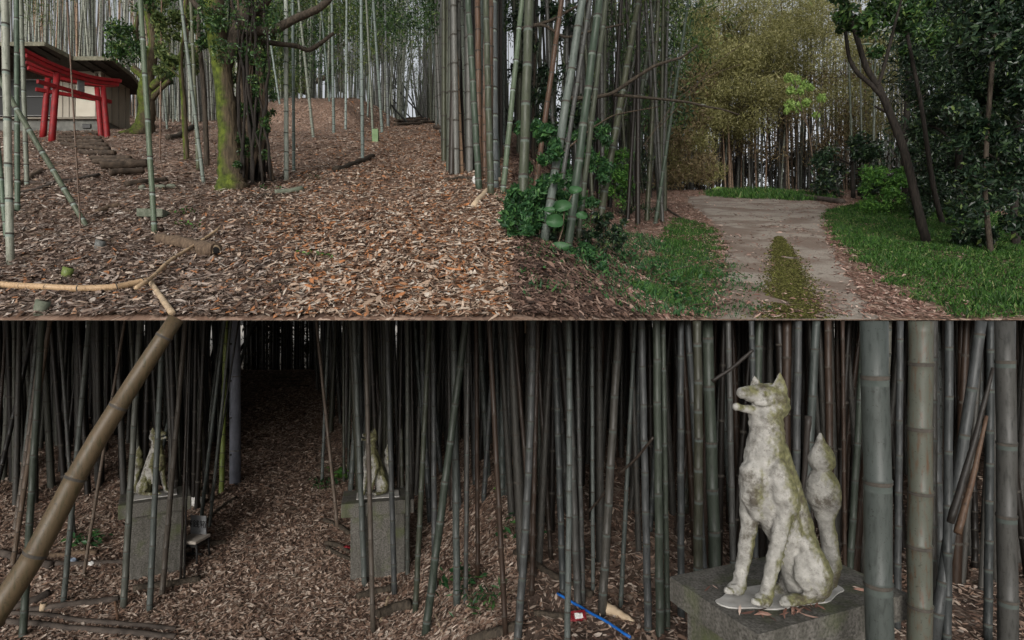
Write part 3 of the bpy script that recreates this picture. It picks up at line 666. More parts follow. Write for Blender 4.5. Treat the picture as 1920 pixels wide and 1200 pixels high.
# lower left
GC = 'bamboos around the two pedestals'
def low(a, up=False, group=GC): return bam(a[0], a[1], a[2], 604, a[3], a[4], a[5], group, up=False, inter=a[6] if len(a) > 6 else None, bow=a[7] if len(a) > 7 else 0, sides=12)
LLB = [(42, 1196, 78, 13, 'green', 'bright green bamboo crossing behind the huge leaning stem, lower left', .36),
 (22, 1062, 92, 9, 'tan', 'tan bamboo left of the bright green one', .3),
 (118, 1132, 166, 10, 'grey', 'grey green bamboo right of the huge leaning stem foot', .3),
 (231, 1140, 262, 12, 'grey', 'bamboo in front of the left edge of the left pedestal', .36),
 (280, 1145, 305, 11, 'grey', 'bamboo crossing the middle of the left pedestal', .3),
 (303, 1116, 347, 10, 'tan', 'tan topped bamboo crossing the right part of the left pedestal', .33),
 (338, 1092, 356, 5, 'rust', 'thin brown stem at the right edge of the left pedestal', .3),
 (345, 1092, 358, 4, 'dark', 'thin black stem between the left pedestal and the chair', .3),
 (374, 992, 420, 7, 'grey', 'slim bamboo leaning right behind the chair', .28),
 (392, 990, 432, 6, 'grey', 'slimmer bamboo right of the chair nearest the path', .28),
 (700, 1187, 685, 10, 'tan', 'tan straight bamboo in front of the right pedestal', .48),
 (684, 1098, 664, 11, 'grey', 'grey bamboo at the left edge of the right pedestal', .36),
 (740, 1117, 726, 11, 'slate', 'slate bamboo crossing the right part of the right pedestal', .34),
 (796, 1192, 872, 16, 'green', 'thick green bamboo leaning right, tallest in front of the right grove', .42),
 (778, 1150, 805, 11, 'green', 'mossy green bamboo left of the thick leaning one', .34),
 (857, 1135, 851, 14, 'grey', 'grey upright bamboo right of the thick leaning one', .4),
 (873, 1130, 878, 9, 'slate', 'slate bamboo touching the grey upright one', .34),
 (949, 1195, 918, 11, 'rust', 'rust brown bamboo at the right end of the right grove', .4),
 (896, 1090, 893, 9, 'rust', 'reddish brown bamboo left of the rust brown end one', .36),
 (634, 992, 594, 7, 'tan', 'thin tan bamboo leaning left over the right edge of the path', .36),
 (603, 905, 616, 6, 'pale', 'thin pale bamboo beside the right edge of the path', .3),
 (645, 905, 644, 6, 'olive', 'thin green bamboo left of the right pedestal', .3),
 (652, 900, 660, 5, 'olive', 'thinner green bamboo close beside the right pedestal', .3),
 (155, 1080, 232, 6, 'tan', 'thin tan bamboo left of the left pedestal', .3),
 (764, 1080, 764, 9, 'grey', 'grey bamboo at the right side of the right pedestal', .3),
 (815, 1110, 812, 11, 'slate', 'dim straight bamboo behind the thick leaning one', .36)]
for a in LLB: low(a)
LRD = [(1003, 1080, 965, 9, 'rust', 'brownish bamboo leaning left at the left of the close statue scene', .3),
 (1034, 1052, 1006, 9, 'rust', 'second brownish bamboo leaning left above the blue pole', .28),
 (1056, 1112, 1040, 13, 'slate', 'slate bamboo just above the end of the blue pole', .28),
 (1084, 1136, 1064, 14, 'slate', 'darker bamboo with crooked top right of the blue pole end', .34),
 (1094, 1132, 1081, 9, 'slate', 'slim slate bamboo touching the crooked one', .28),
 (1128, 1152, 1160, 17, 'slate', 'stout slate bamboo leaning right above the red packet', .34),
 (1112, 1110, 1110, 8, 'pale', 'thin pale edged bamboo left of the stout leaning one', .34),
 (1163, 1140, 1190, 9, 'grey', 'slim grey bamboo beside the piece of log', .3),
 (1216, 1185, 1203, 15, 'slate', 'slate bamboo left of the pedestal corner', .3),
 (1238, 1190, 1231, 17, 'green', 'green bamboo with short joints left of the pedestal corner', .36),
 (1252, 1180, 1243, 11, 'green', 'dark green bamboo behind the one with short joints', .3),
 (1277, 1160, 1276, 14, 'slate', 'grey bamboo rising behind the pedestal left corner', .34),
 (1343, 1120, 1326, 24, 'green', 'thick green bamboo left of the statue face', .5),
 (1325, 1140, 1290, 14, 'slate', 'leaning dark bamboo left of the thick green one', .4),
 (1376, 1140, 1366, 12, 'slate', 'dark slate bamboo right of the thick green one', .4),
 (1405, 1120, 1424, 17, 'green', 'green bamboo directly behind the statue head', .4),
 (1472, 1140, 1475, 19, 'rust', 'brown bamboo directly right of the statue ear', .45),
 (1488, 1150, 1497, 15, 'slate', 'slate bamboo between the statue ear and tail', .36),
 (1500, 1150, 1530, 17, 'grey', 'grey bamboo leaning right above the statue tail', .4),
 (1560, 1150, 1552, 15, 'rust', 'rusty bamboo just behind the statue tail tip', .36),
 (1585, 1150, 1580, 8, 'rust', 'thin rust stem right of the statue tail', .32),
 (1588, 1150, 1620, 13, 'green', 'dark green bamboo left of the thickest front bamboo', .34),
 (1682, 1180, 1688, 13, 'slate', 'slate bamboo squeezed between the two big front bamboos', .32),
 (1750, 1190, 1752, 12, 'slate', 'slate bamboo right of the brown stained front bamboo', .34),
 (1748, 1210, 1838, 21, 'slate', 'stout slate bamboo leaning right in the right part', .42),
 (1775, 1210, 1780, 16, 'slate', 'upright slate bamboo crossed by the stout leaning one', .4),
 (1852, 1200, 1858, 15, 'slate', 'slim slate bamboo left of the big one at the right edge', .3)]
for a in LRD: bam(a[0], a[1], a[2], 604, a[3], a[4], a[5], 'bamboos behind the close statue', up=False, inter=a[6], sides=12)
NEAR = 'big bamboos in front of the close statue pedestal'
bam(1662, 1300, 1640, 604, 49, 'grey', 'thickest pale green bamboo covering the pedestal right corner', NEAR, up=False, d=2.15, inter=.44, taper=.95, sides=24)
o2 = bam(1722, 1300, 1726, 604, 42, 'grey', 'thick bamboo with brown stained segments right of the thickest one', NEAR, up=False, d=2.5, inter=.27, taper=.95, sides=24)
bam(1893, 1300, 1885, 604, 33, 'slate', 'big dark bamboo at the right edge of the close statue scene', NEAR, up=False, d=2.9, inter=.42, taper=.95, sides=20)
o2.data.materials[0] = o2.data.materials[2] = mat_bamboo('bamboo_rust_brown', (.07, .085, .07), (.10, .11, .09), (.095, .05, .025), amt=.95, f=.8)
# giant leaning stem, lower left
p0, p1 = P(-70, 1240, 2.5), P(326, 596, 2.9)
gb = bpy.data.objects.new('bamboo', culm_mesh('bamboo', p0, [p0.lerp(p1, k/12)+Vector((.02*math.sin(k*.6), 0, -.02*math.sin(math.pi*k/12))) for k in range(13)], .053, .037, .42, 'tan', 24)); gb.location = p0; link(gb)
gb.data.materials[0] = gb.data.materials[2] = mat_bamboo('bamboo_tan', (.10, .072, .038), (.17, .125, .07), (.05, .055, .022), f=.62)
tag(gb, 'huge olive tan bamboo stem leaning across the whole view in front of the left pedestal', 'bamboo', GC)
def av5(px, d, x): return abs(x-path_x(d)) < 1.15 or (d < 9 and (215 < px < 385 or 630 < px < 790))
grove(26, (-40, 470), (7.6, 15), False, ['slate', 'grey', 'dark', 'tan', 'grey', 'rust'], (.05, .09), 'slim bamboo in the dim grove left of the path', 'dim grove left of the path between pedestals', None, 30, avoid=av5, ty=604, lean=22, dense=True)
grove(38, (612, 958), (7.4, 12), False, ['slate', 'grey', 'slate', 'olive', 'rust'], (.06, .10), 'straight bamboo in the dense grove right of the path', 'dense grove right of the path between pedestals', None, 12, avoid=av5, ty=604, dense=True)
grove(30, (965, 1920), (4.3, 7.5), False, ['slate', 'slate', 'dark', 'olive', 'rust', 'pale'], (.05, .09), 'dim bamboo in the packed grove behind the close statue', 'packed grove behind the close statue', None, 20, ty=604, dense=True)

# the rest of the bamboo, too many to single out: one mass
def mass():
    Vs = []; Fs = []; MI = []; off = 0
    base_n = ['grey', 'pale', 'slate', 'tan', 'olive', 'dark', 'rust']; names = base_n+['lane_'+n for n in base_n]+['low_'+n for n in base_n]
    def add(base, dirv, L, r, m):
        nonlocal off
        k = max(4, int(L/.45)); t = np.linspace(0, 1, k*2+1)
        p = np.array(tuple(base))[None]+np.array(dirv)[None]*(L*t)[:, None]; rad = r*(1-.45*t)
        rad[1::2] *= 1.0
        V, F = tube(p, rad, 5, cap=False)
        mi = np.full(len(F), names.index(m)); Vs.append(V); Fs.append(F+off); MI.append(mi); off += len(V)
        # joints
        for q in range(1, k, 1):
            c = p[q*2]; e = np.array(dirv)*.012; V, F = tube(np.stack([c-e, c+e]), rad[q*2]*1.12, 5, cap=False); Vs.append(V); Fs.append(F+off); MI.append(np.full(len(F), 21)); off += len(V)
    def zone(n, pxr, dr, up, mats, rr, Lr, jit=.04, avoid=None):
        c = 0
        while c < n:
            px = random.uniform(*pxr); d = random.uniform(*dr); x = (px-960)*K*d
            if up and pxr[1] <= 960 and x > -.2: continue
            if avoid and avoid(px, d, x): continue
            z = H(x, d, up)-.05; L = random.uniform(*Lr)
            sl = random.gauss(0, jit)
            if not up:
                L = lowtop(x, d)-z
                if L*abs(sl) > .4: sl = 0
            if up and x+sl*L > -.1 and x < 0: sl = 0
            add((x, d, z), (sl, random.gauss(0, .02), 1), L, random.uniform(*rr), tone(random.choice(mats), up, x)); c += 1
    zone(620, (-60, 560), (34, 60), True, ['pale', 'grey', 'pale', 'tan', 'slate'], (.05, .075), (11, 14))
    zone(260, (300, 760), (30, 55), True, ['grey', 'pale', 'slate'], (.05, .07), (11, 14))
    zone(70, (690, 850), (39, 62), True, ['grey', 'slate', 'olive'], (.045, .07), (10, 14), .08)
    zone(330, (790, 958), (9, 50), True, ['lane_slate', 'lane_grey', 'lane_olive', 'slate', 'dark'], (.04, .07), (10, 13), .02, avoid=lambda px, d, x: x < np.interp(d, [6, 12, 20, 30, 40], [-.5, -1.5, -2.5, -4.2, -5.9]) and d < 38)
    zone(420, (1180, 1800), (31, 50), True, ['slate', 'grey', 'dark', 'tan'], (.04, .07), (9, 12), .05)
    zone(150, (965, 1250), (12, 34), True, ['slate', 'olive', 'dark'], (.04, .07), (9, 12), .05)
    zone(330, (-80, 480), (8.5, 17.5), False, ['slate', 'dark', 'grey', 'dark'], (.035, .06), (3, 5), .05, avoid=lambda px, d, x: abs(x-path_x(d)) < 1.15)
    zone(190, (575, 960), (8.5, 17.5), False, ['slate', 'slate', 'dark', 'olive'], (.035, .06), (3, 5), .03, avoid=lambda px, d, x: abs(x-path_x(d)) < 1.0)
    zone(80, (455, 650), (19, 27), False, ['dark', 'dark', 'slate'], (.04, .07), (3, 5), .1)
    zone(720, (960, 1990), (5.5, 18), False, ['slate', 'dark', 'slate', 'rust'], (.03, .055), (3, 4), .05)
    me = np_mesh('bamboo_thicket', np.vstack(Vs), np.vstack(Fs), [M[n] for n in names]+[M['node']], np.concatenate(MI), True)
    tag(obj('bamboo_thicket', me), 'distant thicket of countless thin bamboo stems filling the background', 'bamboo thicket', kind='stuff')
mass()

# foliage seen above and behind: far crowns of the grove
def far_foliage(name, n, boxes, mat, size, label, k=60):
    Vs = []; Fs = []; off = 0
    for (pa, pb, ya, yb, da, db, rad, m) in boxes:
        c = []
        for _ in range(k):
            d = random.uniform(da, db); c.append(tuple(P(random.uniform(pa, pb), random.uniform(ya, yb), d)))
        C = clumps(int(n*m), c, np.full((k, 3), rad)*np.array([1.2, 1., .8]))
        V, F = leaves(C, rng.uniform(size*.6, size*1.3, len(C)), .22, droop=.5); Vs.append(V); Fs.append(F+off); off += len(V)
    return tag(obj(name, np_mesh(name, np.vstack(Vs), np.vstack(Fs), [M[mat]])), label, 'foliage', kind='stuff')
far_foliage('bamboo_foliage', 46000, [(1290, 1480, -30, 250, 28, 33, 1.0, 1.5), (1440, 1600, -20, 220, 29, 34, .9, .6), (1240, 1340, 60, 330, 27, 31, .7, .6), (1600, 1700, 60, 260, 28, 33, .8, .25)], 'olive_leaf', .17, 'olive yellow bamboo foliage hanging above the lane bend')
far_foliage('bamboo_foliage', 14000, [(1290, 1620, 130, 300, 30, 34, .8, 1.0), (1200, 1330, 120, 340, 24, 28, .6, .6)], 'brown_leaf', .2, 'brownish dry bamboo foliage low in front of the stem wall')
far_foliage('bamboo_foliage', 9000, [(560, 860, -40, 90, 34, 46, 1.2, 1.0), (680, 830, 40, 190, 42, 52, .9, .5), (280, 560, 0, 120, 30, 40, .9, .5), (430, 700, -20, 160, 24, 36, .8, 1.3)], 'green_leaf', .22, 'yellow green leaves high behind the crest of the leaf path')
far_foliage('evergreen_foliage', 16000, [(390, 760, -40, 70, 22, 36, 1.1, 1.0), (440, 640, 60, 150, 28, 38, .8, .4), (800, 958, -40, 60, 16, 34, 1.0, .6)], 'evergreen', .2, 'dark green canopy leaves high behind the mossy tree and mound')
far_foliage('bamboo_foliage', 6000, [(1120, 1300, -20, 230, 15, 22, .6, 1.0)], 'evergreen', .16, 'green leaves behind the leaning bank bamboos')
far_foliage('distant_undergrowth', 30000, [(1150, 1960, 285, 372, 38, 52, 1.3, 1.0), (1180, 1960, 180, 300, 46, 60, 1.7, .5)], 'thicket_leaf', .4, 'dark brown green tangle filling the gaps behind the stem wall', k=120)
far_foliage('distant_undergrowth', 4200, [(470, 640, 595, 700, 20, 25, .35, 1.4), (-60, 460, 600, 800, 17, 21, .4, .8), (640, 960, 600, 800, 17, 21, .4, .8)], 'thicket_leaf', .17, 'dark leaf tangle closing the far end of the statue path', k=90)
far_foliage('distant_undergrowth', 14000, [(960, 1260, 120, 380, 20, 34, 1.2, 1.0)], 'darkgreen', .25, 'dark tangle high on the bank behind the leaning bamboos', k=80)
far_foliage('distant_undergrowth', 26000, [(1700, 1990, -40, 300, 19, 27, 1.5, 1.0), (1760, 1990, 250, 400, 16, 24, 1.1, .7)], 'darkgreen', .3, 'dark evergreen mass far behind the right lane trees', k=110)
# ------------------------------------------------------------------ hut and red gates
def px3(px, py, d): return P(px, py, d)
hut = empty('hut', (-18, 22, 7.0)); tag(hut, 'low beige panelled hut with dark roof and dark window behind the red gates', 'hut')
HO = Vector((-18, 22, 7.0))
EZ = 9.62; X0, X1 = -24.5, -15.92; YF = 22.0; YB = 23.7; ZF = 7.82; ZB = 6.6
def hbox(name, x0, x1, y0, y1, z0, z1, mat, parent=hut, bevel=0):
    mb = MB().box(((x0+x1)/2-HO.x, (y0+y1)/2-HO.y, (z0+z1)/2-HO.z), (x1-x0, y1-y0, z1-z0)); return mb.build(name, M[mat], parent, bevel=bevel)
hbox('foundation', X0+.05, X1-.04, YF+.05, YB-.05, ZB, ZF, 'concrete_dark', bevel=.02)
wall = MB().box(((-17.66+X1)/2-HO.x, (YF+YB)/2-HO.y, (ZF+EZ)/2-HO.z), (X1+17.66, YB-YF, EZ-ZF)).build('wall', M['wall'], hut)
wl = hbox('wall', X0, -17.68, YF+.05, YB, ZF, EZ, 'bark')
for k in range(7):
    x = -17.62+k*.25
    if not (-16.9 < x < -16.0): hbox('batten', x-.009, x+.009, YF-.022, YF-.002, ZF+.01, EZ-.01, 'batten')
for k in range(4): hbox('batten', X1+.002, X1+.022, YF+.2+k*.4, YF+.225+k*.4, ZF+.01, EZ-.01, 'batten')
dr = hbox('door', -16.84, -16.08, YF-.05, YF+.02, ZF+.03, EZ-.28, 'door', bevel=.008)
hbox('handle', -16.76, -16.72, YF-.075, YF-.05, 8.55, 8.75, 'metal', dr)
hbox('door_frame', -16.92, -16.845, YF-.07, YF+.02, ZF, EZ-.1, 'batten'); hbox('door_frame', -16.075, -16.01, YF-.07, YF+.02, ZF, EZ-.1, 'batten')
hbox('sill', X0, X1+.04, YF-.09, YF+.0, ZF-.075, ZF-.005, 'batten')
w = hbox('window', -20.8, -17.72, YF-.03, YF+.045, ZF+.05, EZ-.35, 'glass')
mb = MB()
for x in (-20.8, -19.9, -18.8, -17.74): mb.box((x-HO.x, YF-.055-HO.y, (ZF+EZ-.3)/2-HO.z), (.03, .04, EZ-ZF-.4))
for z in (ZF+.06, 8.62, EZ-.36): mb.box((-19.27-HO.x, YF-.06-HO.y, z-HO.z), (3.06, .03, .03))
mb.build('frame', M['metal'], w)
v = hbox('vent', -16.62, -16.3, YF-.005, YF+.06, 7.42, 7.58, 'glass')
mb = MB(); [mb.box((-16.46-HO.x, YF-.012-HO.y, z-HO.z), (.31, .012, .012)) for z in (7.45, 7.49, 7.53)]; mb.build('grille', M['metal'], v)
hbox('corner_post', X1-.03, X1+.05, YF-.05, YF+.05, ZF, EZ-.02, 'door')
roof = MB()
roof.prism([(x-HO.x, y-HO.y) for x, y in [(-25.5, 19.9), (-16.35, 19.9), (-16.2, 21.0), (-14.8, 21.0), (-15.0, 22.4), (-15.6, 24.3), (-25.5, 24.3)]], EZ-HO.z, EZ+.07-HO.z)
roof.add([(x-HO.x, y-HO.y, z-HO.z) for x, y, z in [(-25.5, 19.9, EZ+.071), (-16.35, 19.9, EZ+.071), (-16.2, 21, EZ+.071), (-14.8, 21, EZ+.071), (-15.6, 24.3, EZ+.071), (-25.5, 24.3, EZ+.071), (-25.5, 22.9, EZ+.3), (-17.5, 22.9, EZ+.3)]], [(0, 1, 7, 6), (1, 2, 7), (2, 3, 7), (3, 4, 7), (4, 5, 6, 7)])
rf = roof.build('roof', M['roof'], hut)
fm = MB(); fp_ = [(-25.5, 19.87), (-16.32, 19.87), (-16.17, 20.97), (-14.77, 20.97), (-14.97, 22.4), (-15.57, 24.3)]
for (a, b) in zip(fp_, fp_[1:]):
    L = math.dist(a, b); fm.box(((a[0]+b[0])/2-HO.x, (a[1]+b[1])/2-HO.y, EZ+.02-HO.z), (L, .035, .14), math.atan2(b[1]-a[1], b[0]-a[0]))
fm.build('fascia', M['fascia'], rf)
mb = MB()
for k in range(22): mb.box((-25.3+k*.48-HO.x, 20.45-HO.y if k < 19 else 21.5-HO.y, EZ-.035-HO.z), (.05, 1.0, .06))
mb.build('rafters', M['roof'], rf)

def torii(name, LB, LT, RB, RT, lab, kas=(1.0, .75), tablet=False):
    LB, LT, RB, RT = [Vector(v) for v in (LB, LT, RB, RT)]
    t = empty(name, (LB+RB)/2); O = Vector(t.location); tag(t, lab, 'torii gate', 'red gates before the hut')
    r = .082
    for a, b in ((LB, LT), (RB, RT)):
        a0 = a-Vector((0, 0, .25)); pts = [tuple(a0.lerp(b, k/4)-O) for k in range(5)]
        MB().tube(pts, [r*1.1, r*1.05, r, r*.97, r*.94], 16).build('post', M['red'], t, smooth=True)
    u = (RT-LT); W = u.length; u.normalize(); n = Vector((-u.y, u.x, 0))
    def beam(nm, zoff, h, depth, o0, o1, curve, m='red', par=t, taper=0):
        mb = MB(); N = 14; V = []
        for k in range(N+1):
            s = k/N; p = LT-u*o0+u*((W+o0+o1)*s)-O; p.z += zoff+curve*(2*s-1)**2*(1 if s < .5 else 1)
            for dz in (0, h):
                for dn in (-depth/2, depth/2): V.append(p+n*dn+Vector((0, 0, dz)))
        F = []
        for k in range(N):
            a = 4*k; F += [(a, a+1, a+5, a+4), (a+2, a+6, a+7, a+3), (a, a+4, a+6, a+2), (a+1, a+3, a+7, a+5)]
        F += [(0, 2, 3, 1), (4*N, 4*N+1, 4*N+3, 4*N+2)]
        return mb.add(V, F).build(nm, M[m], par, bevel=.008)
    beam('lintel', -.01, .11, .17, kas[0], kas[1], .17)
    beam('top_lintel', .103, .10, .22, kas[0]+.07, kas[1]+.07, .19)
    tb = beam('tie_beam', -.46, .11, .09, kas[0]*.62, kas[1]*.62, 0)
    if tablet:
        c = LT.lerp(RT, .5)-O; MB().box((c.x, c.y, c.z-.17), (.2, .05, .36), math.atan2(u.y, u.x)).build('tablet_frame', M['metal'], t, bevel=.01)
        MB().box((c.x-n.x*-.0, c.y-.034, c.z-.17), (.12, .02, .28), math.atan2(u.y, u.x)).build('tablet', M['board'], t)
        MB().box((c.x, c.y, c.z-.43), (.1, .11, .1), math.atan2(u.y, u.x)).build('strut', M['red'], t)
torii('torii_gate', P(96, 264, 16.6), P(107, 137, 16.6), P(204, 273, 17.9), P(193, 163, 17.9), 'front red torii gate with curved lintel and small tablet, nearest the stone steps', (.85, .42), True)
torii('torii_gate', P(80, 250, 17.7), P(90, 147, 17.7), P(192, 262, 18.8), P(182, 164, 18.8), 'rear red torii gate mostly hidden behind the front one', (.5, .62))

# ------------------------------------------------------------------ logs, poles and other things lying about
def rod(name, pts, r, mat, label, cat, group=None, up=True, lift=None, sides=8, wob=.04, N=14, d=None, parts=None, follow=True):
    """pts: photo pixels; each is dropped to the ground and the rod lies on it"""
    Wp = []
    for p in pts: 
        g = G(p[0], p[1], up) if len(p) == 2 else P(*p); Wp.append(np.array(g))
    Wp = np.array(Wp); L = np.concatenate([[0], np.cumsum(np.linalg.norm(np.diff(Wp, axis=0), axis=1))]); t = np.linspace(0, L[-1], N)
    Q = np.stack([np.interp(t, L, Wp[:, k]) for k in range(3)], 1)
    rr = np.linspace(r[0], r[1], N) if isinstance(r, tuple) else np.full(N, r)
    if all(len(p) == 2 for p in pts):
        h = hu if up else hl; z = h(Q[:, 0], Q[:, 1])
        if follow: Q[:, 2] = z+rr*(.7 if lift is None else lift)
        else: Q[:, 2] = np.maximum(Q[:, 2]+rr*.6, z+rr*.4)
    O = Q[0].copy(); Q = Q-O+rng.normal(0, rr[0]*.06, Q.shape)
    V, F = tube(Q, rr, sides, wob); o = MB().add(V, quads_to_faces(F)).build(name, M[mat], None, smooth=True, loc=O)
    return tag(o, label, cat, group)
ST = 'log steps climbing to the red gate'
steps = [((118, 252), (196, 254), 'topmost'), ((112, 259), (188, 262), 'second'), ((110, 266), (192, 269), 'third'), ((116, 273), (200, 277), 'fourth'), ((134, 281), (206, 284), 'fifth'),
         ((150, 289), (214, 292), 'sixth'), ((172, 301), (244, 302), 'seventh'), ((176, 309), (252, 309), 'eighth'), ((188, 319), (276, 316), 'ninth and darkest'), ((205, 331), (268, 326), 'tenth')]
for a, b, w_ in steps: rod('log_step', [a, b], .052 if w_[0] != 'n' else .075, 'logwood', f'{w_} dark log step from the top on the way to the red gate', 'step', ST, lift=1.15)
rod('log_step', [(236, 351), (262, 347), (310, 342)], .045, 'logwood', 'lowest mossy log step, lying apart above the stone trough', 'step', ST)
for k, (a, b, w_) in enumerate([((741, 236), (812, 231), 'lowest'), ((741, 229), (800, 226), 'middle'), ((744, 224), (790, 223), 'topmost')]):
    rod('log_step', [a, b], .10, 'logwood', f'{w_} of the three dark log steps at the crest of the leaf path', 'step', 'steps at the path crest', lift=.4)
for k, (a, b, w_) in enumerate([((508, 726), (578, 726), 'nearest'), ((510, 717), (572, 717), 'middle'), ((512, 710), (560, 710), 'farthest')]):
    rod('log_step', [a, b], .045, 'logwood', f'{w_} of three dark steps where the path between the statues ends', 'step', 'steps at the far end of the statue path', up=False, lift=.4)
# snapped split bamboo in the foreground
M['cane'] = mat_bamboo('bamboo_tan', (.34, .24, .14), (.52, .40, .26), (.22, .14, .08), amt=.6)
sb = lay_culm([(-60, 540), (0, 545), (60, 549), (140, 554), (215, 551), (250, 543), (284, 535)], .021, .021, .19, 'cane', 'pale tan snapped bamboo lying along the lower left foreground', 1.3)
lay_culm([(255, 562), (300, 525), (345, 488), (412, 442)], .013, .010, .30, 'cane', 'thin pale bamboo strip crossing over the brown hollow log', 4.5)
lay_culm([(282, 535), (300, 565), (322, 600)], .016, .018, .17, 'cane', 'short tan bamboo piece pointing down from the snapped joint', 1.3)
hl_ = rod('hollow_log', [(298, 454), (320, 460), (350, 466), (382, 474), (402, 480)], (.045, .062), 'bark_brown', 'curved brown rotten log with hollow pale end on the leaf slope', 'log', sides=14, wob=.1, N=18)
e0 = Vector(G(402, 480, True))-Vector(hl_.location)+Vector((0, 0, .042)); MB().tube([tuple(e0+Vector((-.12, .02, .004))), tuple(e0+Vector((-.04, .006, 0))), tuple(e0+Vector((.012, -.006, -.002)))], [.05, .062, .054], 16, .03).build('cut_end', M['bark_brown'], hl_)
MB().tube([tuple(e0+Vector((.011, -.006, -.002))), tuple(e0+Vector((.016, -.008, -.002)))], [.048, .04], 16).build('pale_rim', M['cane'], hl_)
MB().tube([tuple(e0+Vector((.014, -.008, -.002))), tuple(e0+Vector((.019, -.011, -.002)))], [.03, .028], 12).build('hollow', M['black'], hl_)
rod('fallen_pole', [(34, 366), (90, 351), (140, 340), (186, 330)], .028, 'greypole', 'long grey pole lying on leaves behind the leaning olive bamboo', 'pole')
rod('fallen_pole', [(22, 356), (50, 340), (78, 322)], .04, 'bark_brown', 'brown pole propped against the left edge bamboos', 'pole', follow=False)
rod('fallen_pole', [(56, 343), (100, 348)], .02, 'greypole', 'short grey stick crossing the brown propped pole', 'pole')
rod('fallen_pole', [(0, 399), (30, 399)], .014, 'black', 'short black stick across the nearest left bamboos', 'pole', follow=False)
rod('branch', [(628, 322), (655, 313), (700, 296)], .05, 'bark', 'dark fallen branch left of the path below the green post', 'branch')
rod('branch', [(515, 365), (560, 360), (566, 358)], .04, 'stone', 'mossy fallen branch below the pale bamboo', 'branch')
rod('branch', [(836, 341), (860, 336), (905, 337)], .03, 'bark', 'dark stick beside the white scrap at the grove edge', 'branch')
rod('branch', [(432, 375), (472, 370), (520, 368)], .02, 'bark', 'thin dark stick right of the mossy tree foot', 'branch')
rod('branch', [(315, 262), (345, 250), (362, 240)], .09, 'bark', 'thick dark fallen trunk on the slope right of the twisted tree', 'branch')
rod('branch', [(404, 494), (425, 484), (452, 482)], .010, 'vine', 'thin curved twig right of the hollow log', 'branch')
rod('branch', [(182, 402), (205, 392), (225, 388)], .03, 'bark_brown', 'short brown rotten branch between leaning bamboo and trough', 'branch')
rod('fallen_bamboo', [(888, 390), (905, 370), (922, 352), (938, 338)], (.035, .03), 'tanwood', 'short tan bamboo stub leaning at the right edge of the grove', 'fallen bamboo', follow=False, wob=.02)
rod('rail_pole', [(815, 250), (850, 257), (880, 262), (905, 264)], .07, 'logwood', 'dark horizontal log rail at the left foot of the path grove', 'log', lift=3.2)
rod('fallen_pole', [(728, 190, 33), (745, 210, 31), (776, 243, 28)], .05, 'black', 'thin black pole leaning left beside the crest steps', 'pole')
for a, b, w_ in [((744, 136, 40), (786, 215, 38), 'upper'), ((738, 160, 40), (795, 222, 37), 'lower'), ((728, 178, 42), (772, 223, 40), 'leftmost')]:
    rod('leaning_pole', [a, b], .045, 'dark', f'{w_} dark pole leaning right in the bright gap beyond the crest', 'pole')
# trough, stumps, post, scrap
def trough():
    c = G(288, 408, True); t = empty('stone_trough', c, .15); tag(t, 'mossy grey stone trough half sunk in leaves behind the green bamboo', 'trough')
    mb = MB()
    for cx, cy, sx, sy in ((0, -.085, .42, .05), (0, .085, .42, .05), (-.185, 0, .05, .13), (.185, 0, .05, .13)): mb.box((cx, cy, .06), (sx, sy, .15))
    mb.build('rim', M['stone'], t, bevel=.022); MB().box((0, 0, .015), (.34, .13, .05)).build('bottom', M['bark'], t); t.scale = (.56, .8, .55)
trough()
def lump(name, px, py, s, mat, label, cat, up=True, flat=.7, group=None, sink=.2):
    g = G(px, py, up); bm = bmesh.new(); bmesh.ops.create_icosphere(bm, subdivisions=3, radius=1)
    for v_ in bm.verts:
        k = 1+.28*mnoise.noise(v_.co*1.3+Vector((px, py, 0)))+.12*mnoise.noise(v_.co*4); v_.co = Vector((v_.co.x*s[0]*k, v_.co.y*s[1]*k, v_.co.z*s[2]*k))
    me = bpy.data.meshes.new(name); bm.to_mesh(me); bm.free(); me.materials.append(M[mat]); [setattr(p, 'use_smooth', True) for p in me.polygons]
    return tag(obj(name, me, loc=g+Vector((0, 0, s[2]*(.6-sink)))), label, cat, group)
lump('rock', 267, 355, (.045, .04, .04), 'stone', 'small yellow mossy rock left of the green bamboo', 'rock')
lump('rock', 300, 353, (.08, .05, .035), 'stone', 'flat grey rock behind the green bamboo above the trough', 'rock')
lump('rock', 322, 352, (.07, .05, .035), 'stone', 'flat rock right of the green bamboo above the trough', 'rock')
def stub(px, py, r, h, mat, label, up=True):
    g = G(px, py, up); MBs = MB().tube([(0, 0, -.03), (0, 0, h*.5), (.01, 0, h)], [r*1.05, r, r], 14); o = MBs.build('cut_stump', M[mat], smooth=True, loc=g); tag(o, label, 'stump', 'cut bamboo stumps')
    MB().tube([(.01, 0, h+.001), (.01, 0, h+.004)], [r*.8, r*.8], 14).build('hollow', M['bark'], o)
stub(126, 522, .032, .07, 'lime', 'bright mossy cut bamboo stump in the middle of the left leaves')
stub(78, 588, .035, .07, 'stone', 'dark mossy cut bamboo stump near the bottom left corner')
stub(187, 468, .035, .07, 'slate', 'grey cut bamboo stump below the leaning olive bamboo')
g = G(704, 266, True); mp_ = MB().box((0, 0, .12), (.17, .12, .46)).build('marker_post', M['postgreen'], bevel=.015, loc=g); tag(mp_, 'short square pale green marker post left of the leaf path', 'post')
